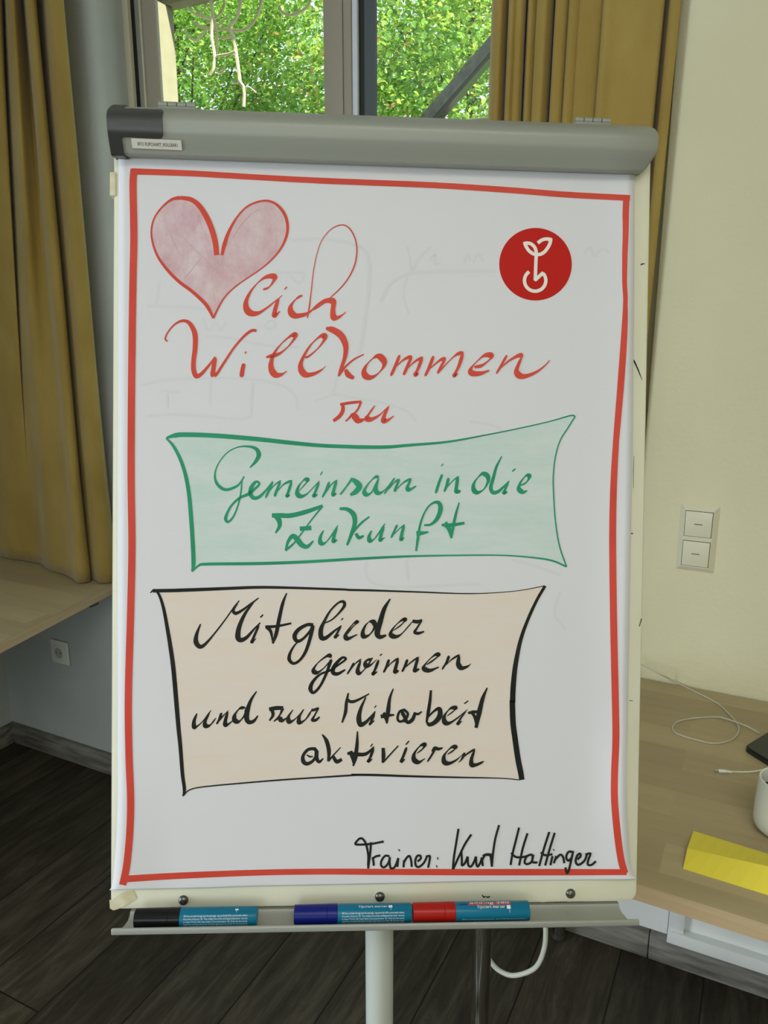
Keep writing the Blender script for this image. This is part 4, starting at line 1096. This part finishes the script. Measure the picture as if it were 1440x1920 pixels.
writing('lettering', [(I_, [
    [(162, 237), (140, 295), (143, 342), (175, 327), (222, 280), (270, 213)], [(258, 235), (225, 300), (230, 332), (265, 325), (310, 270)],
    [(352, 232), (335, 280), (313, 320)], [(328, 300), (370, 250), (406, 213)], [(400, 225), (380, 300), (390, 326), (440, 290), (465, 250)],
    [(535, 190), (490, 200), (452, 250), (455, 290), (490, 297), (535, 240), (545, 190)], ([(622, 66), (580, 130), (555, 200), (545, 270), (562, 303), (600, 295), (633, 253)], dict(wid=[1.8, 4.5, 7, 8, 7, 5, 2])),
    ])], M['ink_black'], 'black handwritten word "und"', L=8.2)
writing('lettering', [(I_, [
    ([(718, 205), (775, 195), (828, 195)], dict(wid=[6, 6.5, 6])), ([(740, 205), (748, 250), (720, 293)], dict(wid=[6, 5, 2.4])), ([(824, 196), (800, 250), (755, 299)], dict(wid=[5, 2.6, 2])),
    [(757, 297), (790, 275), (822, 290), (855, 270)], [(903, 207), (868, 262), (874, 300), (910, 287), (962, 235), (987, 203)], [(985, 207), (952, 260), (952, 307), (1000, 282), (1048, 210)],
    ([(1045, 212), (1072, 207), (1102, 193)], dict(wid=[4.5, 4.5, 3])), ([(1100, 195), (1070, 250), (1052, 287), (1080, 287), (1108, 263)], dict(wid=[2.5, 2.6, 5, 4.5, 2.4]))])],
    M['ink_black'], 'black handwritten word "zur"', L=8.2)
writing('lettering', [(J_, [([(126, 72), (112, 140), (105, 210), (81, 284)], dict(wid=[2.5, 5, 5.5, 2.6])), ([(112, 112), (135, 132), (165, 133), (212, 113), (274, 78)], dict(wid=[5, 5, 5, 3.6, 2])),
          ([(250, 102), (215, 180), (200, 250), (212, 297), (250, 280), (290, 237), (318, 203)], dict(wid=[2, 5, 8, 8, 5.5, 3.4, 2])), [(312, 215), (288, 275), (280, 292), (312, 268)], ([(310, 178), (324, 161)], dict(wid=1.8)),
          ([(445, 42), (420, 110), (408, 200), (398, 290)], dict(wid=[2, 4.5, 7, 3])), ([(355, 240), (400, 233), (452, 228)], dict(wid=[6, 6, 2.5])), ([(375, 212), (392, 240), (400, 285)], dict(wid=[4, 8, 3])),
          ([(530, 190), (490, 205), (475, 250), (490, 275), (530, 262), (548, 220), (520, 190)], dict(wid=4)), ([(500, 195), (520, 230), (545, 280), (580, 262), (600, 215)], dict(wid=[5, 5, 5.5, 6, 5])), ([(590, 215), (620, 222), (648, 204)], dict(wid=[4, 4, 2])), ([(510, 215), (530, 255), (515, 275)], dict(wid=6)),
          ([(712, 53), (705, 130), (693, 210), (680, 282)], dict(wid=[3.6, 4.8, 5.5, 3])), ([(690, 245), (735, 200), (772, 185), (775, 235), (740, 280), (700, 297), (682, 275)], dict(wid=[2.4, 3.4, 6.5, 8.5, 7, 6, 3])),
          [(828, 235), (870, 203), (888, 180), (850, 183), (810, 230), (808, 275), (840, 287), (900, 250), (972, 188)], [(962, 200), (925, 250), (903, 292), (932, 272)], ([(948, 149), (977, 128)], dict(wid=2)),
          ([(1112, 35), (1080, 110), (1055, 210), (1032, 320)], dict(wid=[2, 6, 8, 5])), ([(975, 215), (1010, 208), (1050, 205)], dict(wid=[3.5, 5.5, 4])), ([(1000, 212), (1022, 240), (1034, 300)], dict(wid=[4, 5, 3]))])],
    M['ink_black'], 'black handwritten word "Mitarbeit"', L=8.2)
writing('lettering', [(I_, [
    ([(1075, 508), (1020, 515), (982, 560), (982, 605), (1012, 625), (1060, 598), (1088, 540), (1065, 505)], dict(wid=[5, 5, 5, 7, 6, 4.5, 5, 6])), ([(1085, 525), (1085, 580), (1105, 610), (1137, 583)], dict(wid=[6.5, 6.5, 5, 2])), ([(1008, 555), (1033, 570), (1057, 567)], dict(wid=[2, 3, 2])),
    ([(1128, 398), (1162, 450), (1180, 530), (1174, 607)], dict(wid=[2.2, 6.5, 6.5, 3.5])), ([(1175, 605), (1220, 552), (1270, 498)], dict(wid=[3.5, 2.4, 1.6])), ([(1212, 568), (1240, 608), (1280, 590)], dict(wid=[5, 6.5, 5]))]),
    (J_, [([(190, 345), (187, 440), (175, 530), (160, 592)], dict(wid=[2, 5.5, 7, 2.6])), ([(118, 500), (180, 508), (250, 505), (308, 455)], dict(wid=[4.5, 6.5, 5.5, 2])), ([(140, 485), (155, 520), (165, 585)], dict(wid=[5, 8, 2])),
          [(304, 462), (285, 520), (268, 557), (295, 542)], ([(282, 454), (299, 433)], dict(wid=1.8)), ([(372, 462), (375, 520), (368, 568)], dict(wid=[5, 6.5, 3])), ([(370, 567), (420, 512), (480, 447)], dict(wid=[3, 2.4, 2])),
          [(540, 457), (520, 510), (503, 557), (528, 543)], ([(533, 440), (557, 413)], dict(wid=2)), [(612, 502), (652, 470), (668, 440), (635, 448), (595, 500), (592, 545), (625, 564), (670, 538)],
          [(745, 462), (718, 512), (686, 562)], ([(722, 490), (740, 465), (765, 470), (795, 463)], dict(wid=[4, 6, 5, 2.4])), [(830, 508), (872, 480), (887, 458), (855, 460), (808, 512), (806, 560), (840, 572), (892, 548), (940, 505)],
          [(952, 495), (932, 540), (908, 567)], [(930, 535), (980, 497), (1025, 470)], [(1022, 478), (1000, 540), (1003, 582), (1040, 580), (1088, 558)]])],
    M['ink_black'], 'black handwritten word "aktivieren"', L=8.2)
W4 = dict(wid=3.6); W3 = dict(wid=3.2)
def pen(lst): return [(p_, dict(wid=3.5)) for p_ in lst]
writing('lettering', [(K_, pen([
    [(252, 215), (245, 320), (232, 420), (222, 488)], [(222, 460), (224, 350), (202, 240), (172, 187), (140, 175), (105, 205), (92, 236), (160, 240), (260, 232), (330, 219), (385, 208)],
    [(268, 370), (278, 420), (281, 460)], [(270, 388), (300, 364), (350, 352)], [(445, 362), (400, 357), (360, 410), (360, 460), (392, 474), (432, 430), (450, 370)], [(448, 370), (445, 430), (460, 485), (500, 470), (537, 378)], [(535, 380), (526, 472)], [(540, 302), (550, 294)],
    [(595, 400), (590, 477)], [(592, 430), (620, 380), (650, 358), (668, 400), (676, 472)], [(735, 415), (768, 385), (762, 355), (730, 360), (712, 410), (720, 460), (752, 470), (800, 430), (832, 368)], [(820, 365), (862, 360), (857, 420), (845, 480)],
    [(940, 384), (952, 381)], [(930, 468), (940, 462)], [(1161, 75), (1140, 200), (1112, 380), (1102, 497)], [(1293, 133), (1230, 230), (1180, 330), (1106, 492)], [(1190, 310), (1195, 390), (1194, 460)],
    [(1194, 462), (1228, 430), (1256, 362)], [(1256, 365), (1262, 450), (1290, 466), (1320, 420), (1342, 362)], [(1342, 365), (1346, 440), (1362, 466), (1390, 420), (1404, 372)], [(1404, 375), (1412, 462)], [(1406, 400), (1425, 362), (1440, 345)]])),
    (L_, pen([[(258, 30), (225, 150), (205, 280), (195, 394)], [(138, 290), (178, 294), (190, 340), (195, 392)], [(115, 300), (150, 285), (195, 288)],
              [(432, 52), (400, 180), (375, 280), (358, 378)], [(505, 102), (465, 230), (432, 382)], [(362, 272), (400, 306), (450, 311), (512, 298)], [(548, 285), (502, 300), (480, 350), (500, 370), (540, 350), (557, 288)], [(550, 292), (550, 350), (592, 356)],
              [(695, 90), (650, 230), (607, 387)], [(742, 97), (695, 250), (659, 382)], [(620, 268), (660, 292), (722, 284)], [(722, 300), (705, 380)], [(730, 248), (736, 243)], [(757, 298), (734, 362)], [(745, 330), (790, 288), (815, 310), (826, 362)],
              [(895, 262), (860, 265), (842, 310), (862, 340), (890, 310), (902, 256)], [(902, 258), (880, 360), (862, 430), (847, 446), (834, 398)], [(940, 330), (967, 300), (960, 278), (935, 300), (925, 350), (950, 376), (1000, 340), (1022, 286)],
              [(1008, 286), (1052, 278), (1035, 330), (1030, 372), (1062, 376), (1100, 344)]]))],
    M['ink_black'], 'thin black handwritten line naming the trainer')

# round red sticker
st_c, st_r = (1004.2, 495.3), 68.0
circ = [(st_c[0] + st_r * math.cos(a), st_c[1] + st_r * math.sin(a) * 1.0) for a in np.linspace(0, 2 * math.pi, 72, endpoint=False)]
bm = bmesh.new()
top_ = []; low_ = []
for x, y in circ:
    u, v = bl(x, y, .0022); top_.append(bm.verts.new(bloc(u, v, paper_n(u, v) + .00045))); low_.append(bm.verts.new(bloc(u, v, paper_n(u, v) + .00005)))
bm.faces.new(top_); bm.faces.new(low_[::-1])
for k in range(72): bm.faces.new((top_[k], top_[(k + 1) % 72], low_[(k + 1) % 72], low_[k]))
stk = from_bm('logo_sticker', bm, M['sticker_red'], pp, True, 30); stk['label'] = 'round red sticker with an ivory sprouting seedling emblem'
S_ = (900, 400, 6.857)
lg = Ink(); lw = dict(wid=44 / 6.857, lift=0.0007)
def arcp(cx, cy, r, a0, a1, n=22): return [(cx + r * math.cos(R(a0 + (a1 - a0) * k / n)), cy + r * math.sin(R(a0 + (a1 - a0) * k / n))) for k in range(n + 1)]
for pts in ([(570, 388), (610, 385), (655, 395), (695, 430), (716, 475), (722, 530)], [(572, 384), (592, 430), (630, 485), (680, 520), (722, 530), (775, 528), (830, 495), (878, 430), (900, 380), (908, 338)],
            [(918, 338), (850, 332), (795, 345), (740, 383)], [(722, 520), (716, 650), (709, 855)]):
    lg.stroke(pts, ox=S_[0], oy=S_[1], k=S_[2], **lw)
lg.stroke([(700, 862), (722, 848), (806, 768)], ox=S_[0], oy=S_[1], k=S_[2], smooth=False, **lw)
lg.stroke(arcp(707, 866, 137, -43, 236), ox=S_[0], oy=S_[1], k=S_[2], **lw)
# mitred tips
def lq(pts):
    b = len(lg.v)
    for x, y in pts:
        u, v = bl(S_[0] + x / S_[2], S_[1] + y / S_[2], .0023); lg.v.append((u, v, paper_n(u, v) + .00072))
    lg.f.append(tuple(range(b, b + len(pts))))
lq([(548, 372), (612, 364), (612, 408), (592, 424)]); lq([(933, 324), (886, 312), (872, 357), (930, 360)]); lq([(686, 858), (720, 876), (738, 858), (700, 838)]); lq([(803, 745), (828, 772), (802, 806), (782, 770)])
lg.build('emblem', M['sticker_white'], stk)

# small ink marks and adhesive remains on the board
mk = Ink()
class BoardInk(Ink):
    def ribbon(s, L_pts, R_pts, lift):
        b = len(s.v)
        for (x, y) in [p_ for pr in zip(L_pts, R_pts) for p_ in pr]:
            u, v = bl(x, y, s.n); s.v.append((u, v, s.n))
        for i in range(len(L_pts) - 1): s.f.append((b + 2 * i, b + 2 * i + 1, b + 2 * i + 3, b + 2 * i + 2))
k_ = BoardInk(); k_.n = 0.0004
for pts, w_ in (([(1188, 675), (1196, 692), (1204, 713)], [3, 2.4, .8]), ([(1201, 497), (1204, 495), (1209, 494.5)], [1.5, 2.6, 1.5]), ([(1183, 1000), (1187, 1000.5)], [2.2, 2.2]), ([(904, 1678), (907, 1682), (911, 1681), (915, 1682.5), (919, 1680)], [2, 3, 1.5, 3, 1.5]),
                ([(1189, 855), (1188, 880), (1188, 915)], [.6, .8, .6]), ([(1180, 1313), (1187, 1314.5)], [1, 1]), ([(1203, 1160), (1201, 1167), (1199, 1174)], [2, 1.2, 1.5])):
    k_ = BoardInk(); k_.n = 0.0004
    k_.stroke(pts, wid=w_)
    k_.build('pen_mark', M['ink_black'], board)
bm = bmesh.new()
tp_ = [(205, 1688), (216, 1683), (222, 1678), (236, 1671), (250, 1670), (254, 1678), (256, 1686), (244, 1693), (232, 1700), (220, 1705), (212, 1707), (206, 1703)]
bm.faces.new([bm.verts.new(bloc(*bl(x, y, .0006), .0006)) for x, y in tp_])
from_bm('tape_remains', bm, M['tape'], board, False)['label'] = 'torn yellowed tape at the lower left board corner'
bm = bmesh.new()
bm_box(bm, (-0.3535, 0.922, -0.012), (-0.3455, 0.952, 0.0012), BM, 0.0012)
from_bm('tape_remains', bm, M['tape'], board)['label'] = 'yellowed tape wrapped over the upper left board edge'

# ------------------------------------------------------------------ markers in the tray
RM, NM = 0.0122, 0.0262
def marker(u0, us, ub, u1, vmid, capm, label, spin, texts):
    Mx = BM @ Matrix.Translation((u0, vmid, NM)) @ Matrix.Rotation(R(90), 4, 'Y')
    Mroot = BM @ Matrix.Translation(((u0 + u1) / 2, vmid - RM, NM))
    root = empty('marker_pen', Mroot, label, 'marker', 'marker pens in the tray')
    Lc, Ls, Lt = ub - u0, us - u0, u1 - u0
    r = RM
    lathe('cap', [(0, 0), (r * .88, 0), (r * .95, .0006), (r * .985, Ls - .0005), (r * .985, Ls - .0004), (r * .955, Ls), (r * .955, Ls + .0005), (r * 1.0, Ls + .0009), (r * 1.0, Lc - .0006), (r * .96, Lc), (0, Lc)], Mx, capm, root, 40, 35)
    bar_ = lathe('barrel', [(0, Lc), (r * .975, Lc + .0001), (r * .975, Lt - .0012), (r * .93, Lt), (0, Lt)], Mx, M['turquoise'], root, 48, 35)
    rr = r * .975 + .00008
    def cyl(s_, ang): # s along axis from u0, ang 0 faces straight out of the board, positive up
        return bloc(u0 + s_, vmid + rr * math.sin(ang), NM + rr * math.cos(ang))
    V, Fc = [], []
    for (s0, s1, ang, h_, txt) in texts:
        tv, tf = text_polys(txt, 1.0)
        wx = max(q[0] for q in tv); b = len(V)
        for x, y in tv: V.append(cyl(s0 + (s1 - s0) * x / wx, ang + y * h_ / rr))
        Fc += [tuple(b + q for q in f_) for f_ in tf]
    if V: raw('printed_text', V, Fc, M['print_white'], bar_)
    return root, bar_, cyl
para = ['GB Does not bleed through onto the next page - cap can be left off for several weeks without',
        'the product drying out  DE  Tinte schlägt nicht auf die nachfolgende Seite durch - kann bis',
        'zu einigen Wochen offen liegen bleiben, ohne auszutrocknen  NL  Drukt niet door op het',
        'volgende vel - kan enige weken zonder dop blijven liggen zonder uit te drogen  FR  Ne traverse pas le',
        'papier - peut rester ouvert plusieurs semaines sans sécher  ES  No traspasa el papel - puede',
        'permanecer destapado durante varias semanas']
def bu(x, y): return bl(x, y, NM + RM * .8)[0]
ym = {'k': 1722, 'b': 1711.5, 'r': 1707.5}
VM = 0.0046
def strips(cyl, lst, parent):
    for (s0, s1, a0_, a1_, m_, nm) in lst:
        vs_, fs_ = [], []
        for k in range(5):
            a = a0_ + (a1_ - a0_) * k / 4
            for s_ in (s0, s1):
                q = cyl(s_, a); vs_.append(q)
        for k in range(4): fs_.append((2 * k, 2 * k + 1, 2 * k + 3, 2 * k + 2))
        raw(nm, vs_, fs_, M[m_], parent)
# black
u0, us, ub, u1 = bu(250, 1722), bu(313, 1722), bu(336, 1722), bu(481, 1718)
off = bu(344, 1722) - u0; end = bu(464, 1720) - u0
ROW = 0.0037
mk1 = marker(u0, us, ub, u1, VM, M['cap_black'], 'turquoise marker pen with a black cap, at the left of the tray', 0,
             [(off, end - (0 if k != 5 else .03), 0.52 - k * ROW / RM * 0.93, 0.0030, t) for k, t in enumerate(para)])
strips(mk1[2], [(bu(440, 1720) - u0, bu(446, 1720) - u0, 1.12, 1.32, 'print_white', 'print_square'), (bu(442.6, 1720) - u0, bu(443.2, 1720) - u0, .92, 1.1, 'print_white', 'print_line')], mk1[1])
# blue
u0, us, ub, u1 = bu(551, 1711), bu(613, 1711), bu(633, 1711), bu(772, 1709)
off = bu(641, 1711) - u0; end = bu(758, 1710) - u0
mk2 = marker(u0, us, ub, u1, VM + .0012, M['cap_blue'], 'turquoise marker pen with a blue cap, in the middle of the tray', 0,
             [(off, end, 0.46 - k * ROW / RM * 0.93, 0.0030, t) for k, t in enumerate(para[:5])] + [(bu(673, 1696) - u0, bu(727, 1696) - u0, 1.10, 0.0052, 'flipchart marker')])
strips(mk2[2], [(bu(729, 1710) - u0, bu(736, 1710) - u0, 1.06, 1.36, 'print_white', 'print_square'), (bu(733, 1710) - u0, bu(733.6, 1710) - u0, .82, 1.02, 'print_white', 'print_line')], mk2[1])
# red
u0, us, ub, u1 = bu(775, 1707), bu(834, 1707), bu(855, 1707), bu(994, 1705)
mk3 = marker(u0, us, ub, u1, VM + .0016, M['cap_red'], 'turquoise marker pen with a red cap, third and rightmost in the tray', 0,
             [(bu(896, 1700) - u0, bu(948, 1700) - u0, 0.80, 0.0062, 'flipchart marker'), (bu(866, 1722) - u0, bu(985, 1720) - u0, -0.44, 0.0028, para[0])])
strips(mk3[2], [(bu(951, 1700) - u0, bu(958, 1700) - u0, .70, 1.08, 'print_white', 'print_square'), (bu(955.5, 1700) - u0, bu(956.2, 1700) - u0, .34, .62, 'print_white', 'print_line'),
                (bu(880, 1694) - u0, bu(960, 1693) - u0, 1.13, 1.50, 'print_red', 'print_band'), (bu(862, 1694) - u0, bu(878, 1693) - u0, 1.15, 1.36, 'print_blue', 'print_block')], mk3[1])
V, Fc = [], []
tv, tf = text_polys('edding 380', 1.0); wx = max(q[0] for q in tv)
for x, y in tv: 
    q = mk3[2](bu(882, 1693) - u0 + (bu(957, 1693) - bu(882, 1693)) * x / wx, 1.30 + y * .0065 / RM)
    V.append(q + (q - bloc(u0 + .05, VM + .0016, NM)).normalized() * .00004 + BV * .00004)
raw('brand_text', V, tf, M['print_white'], mk3[1])

# ------------------------------------------------------------------ things on the desk
# folded yellow card
fl_, fr_ = atz(1280.6, 1629, ZT + .0003), atz(1440, 1678.7, ZT + .0003)
bl_, br2 = atz(1300, 1558, ZT + .0003), atz(1440, 1601, ZT + .0003)
fr_ = fl_ + (fr_ - fl_) * 1.65; br2 = bl_ + (br2 - bl_) * 1.75
def ridge(x, y, F_pt, B_pt, k_):
    # point on the pixel ray inside the vertical plane a fraction k_ from front to back edge
    e = Vector(((fr_ - fl_).x, (fr_ - fl_).y, 0)).normalized(); nrm = Vector((-e.y, e.x, 0))
    o_ = F_pt.lerp(B_pt, k_)
    d_ = ray(x, y); t = (o_ - CAM).dot(nrm) / d_.dot(nrm)
    return CAM + d_ * t
rl_ = ridge(1288.6, 1591, fl_, bl_, 0.38)
rr_ = ridge(1440, 1624.6, fl_.lerp(fr_, 1 / 1.65), bl_.lerp(br2, 1 / 1.75), 0.38)
rr2 = rl_ + (rr_ - rl_) * 1.68
yc = empty('folded_card', (fl_ + br2) / 2, 'folded yellow paper card standing on the right desk', 'card')
th = Vector((0, 0, .0006))
n_ = 10
bm = bmesh.new()
rows_ = [[fl_.lerp(fr_, k / n_) for k in range(n_ + 1)], [rl_.lerp(rr2, k / n_) for k in range(n_ + 1)], [bl_.lerp(br2, k / n_) for k in range(n_ + 1)]]
gv = [[bm.verts.new(q) for q in r_] for r_ in rows_]
for j, nm in ((0, 'f'), (1, 'b')):
    for k in range(n_): bm.faces.new((gv[j][k], gv[j][k + 1], gv[j + 1][k + 1], gv[j + 1][k]))
card = from_bm('card_sheet', bm, M['yellow'], yc, False)
sol = card.modifiers.new('thickness', 'SOLIDIFY'); sol.thickness = .0005; sol.offset = 0
# mug
mc = atz(1464, 1559, ZT)
mg = empty('mug', mc, 'white coffee mug with dark coffee on the right desk', 'mug')
MM = Matrix.Translation(mc)
lathe('cup', [(0, 0), (.030, 0), (.0325, .002), (.038, .007), (.0415, .014), (.0425, .024), (.0420, .05), (.0405, .088), (.0400, .0905), (.0385, .0912), (.0372, .090), (.0378, .06), (.0385, .025), (.034, .010), (.0, .006)], MM, M['mug'], mg, 56, 30)
lathe('coffee', [(0, .066), (.0372, .066), (.0372, .064), (0, .064)], MM, M['coffee'], mg, 40)
hp = [(.0405, .074), (.055, .076), (.066, .066), (.067, .045), (.058, .028), (.0415, .022)]
ha = R(-35)
tube('handle', [mc + Vector((r_ * math.cos(ha), r_ * math.sin(ha), z)) for r_, z in catmull(hp, 6)], .0055, M['mug'], mg, 12)
# tablet
zt = ZT + 0.011
c0 = atz(1396, 1398, zt); ca = atz(1440, 1371, zt); cb = atz(1440, 1425, zt)
dx = (ca - c0).normalized(); dy = (cb - c0).normalized()
poly = []
Lx, Ly = 0.17, 0.24
rr = .012
cs = [Vector((0, 0)), Vector((Lx, 0)), Vector((Lx, Ly)), Vector((0, Ly))]
for i in range(4):
    p_, pv, nx = cs[i], cs[i - 1], cs[(i + 1) % 4]
    a = p_ + (pv - p_).normalized() * rr; b = p_ + (nx - p_).normalized() * rr
    for k in range(7):
        t = k / 6; poly.append((a * (1 - t) ** 2 + p_ * 2 * t * (1 - t) + b * t * t))
tb = empty('tablet', c0 + dx * Lx / 2 + dy * Ly / 2 - Vector((0, 0, .011)), 'black tablet in a dark case lying on the right desk', 'tablet')
def slab(name, z0_, z1_, ins_, m_, parent):
    cen = Vector((Lx / 2, Ly / 2))
    bm = bmesh.new()
    pl = [cen + (q - cen) * (1 - ins_ / (Lx / 2)) for q in poly]
    bm_prism(bm, [(q.x, q.y) for q in pl], z0_, z1_, lambda p_, q_, t: c0 + dx * p_ + dy * q_ + Vector((0, 0, t - zt)))
    return from_bm(name, bm, m_, parent)
slab('case', ZT + .0005, ZT + .0085, 0, M['tablet'], tb)
slab('screen', ZT + .0086, ZT + .0110, .0015, mat('black_screen', (.012, .016, .014), .35), tb)
# cables
def on_desk(pts, h_, ox=1160, oy=1200, k=4.571):
    return [atz(ox + x / k, oy + y / k, ZT + h_) for x, y in pts]
rc = .0016
lp = on_desk([(550, 390), (750, 490), (870, 560), (950, 640), (1010, 710), (1030, 770), (990, 840), (900, 878), (800, 885), (680, 860), (560, 825), (482, 790), (463, 745), (505, 700), (600, 677), (720, 664), (840, 660)], rc)
lp2 = on_desk([(920, 675), (1010, 705), (1100, 740)], rc + .0034) + on_desk([(1210, 800)], rc + .001)
up = [aty(1160 + 100 / 4.571, 1200 + 165 / 4.571, -0.03), aty(1160 + 208 / 4.571, 1200 + 218 / 4.571, -0.025), aty(1160 + 350 / 4.571, 1200 + 290 / 4.571, -0.04), atz(1160 + 450 / 4.571, 1200 + 340 / 4.571, ZT + .012)]
P = catmull(up + lp + lp2, 6)
tag(tube('charging_cable', P, rc, M['cable_cream'], None, 8), 'thin pale cable looped on the right desk and running up the wall', 'cable')
P = on_desk([(968, 1128), (1040, 1131), (1120, 1130), (1200, 1120), (1280, 1098), (1360, 1070), (1450, 1050)], rc)
pc = empty('charging_cable', P[0], 'short white cable end with a metal plug on the right desk', 'cable')
tube('cord', catmull(P, 6), rc, M['cable_white'], pc, 8)
Q = on_desk([(822, 1120), (856, 1121), (915, 1125), (970, 1128)], .0032)
tube('plug_tip', [Q[0], Q[1]], .0022, M['plug_metal'], pc, 10)
tube('plug_body', [Q[1], Q[2]], .0031, M['white_plastic'], pc, 12)
tube('strain_relief', [Q[2], Q[3] - Vector((0, 0, .0012))], [.0026, .0019], M['cable_white'], pc, 10)
# power cord drooping in a loop below the desk
yy_ = -0.36
cp = [(1003, 1640), (1018, 1700), (1023, 1740), (1020, 1780), (1003, 1815), (965, 1829), (938, 1821), (920, 1803), (902, 1770), (892, 1720), (888, 1640)]
cord = [aty(x, y, yy_) for x, y in cp]
ctop = ZT - 0.030
cord[0].z = ctop; cord[-1].z = ctop
tag(tube('power_cord', catmull(cord, 8), .0052, M['cable_white'], None, 12), 'white power cord hanging in a loop below the right desk', 'cord')
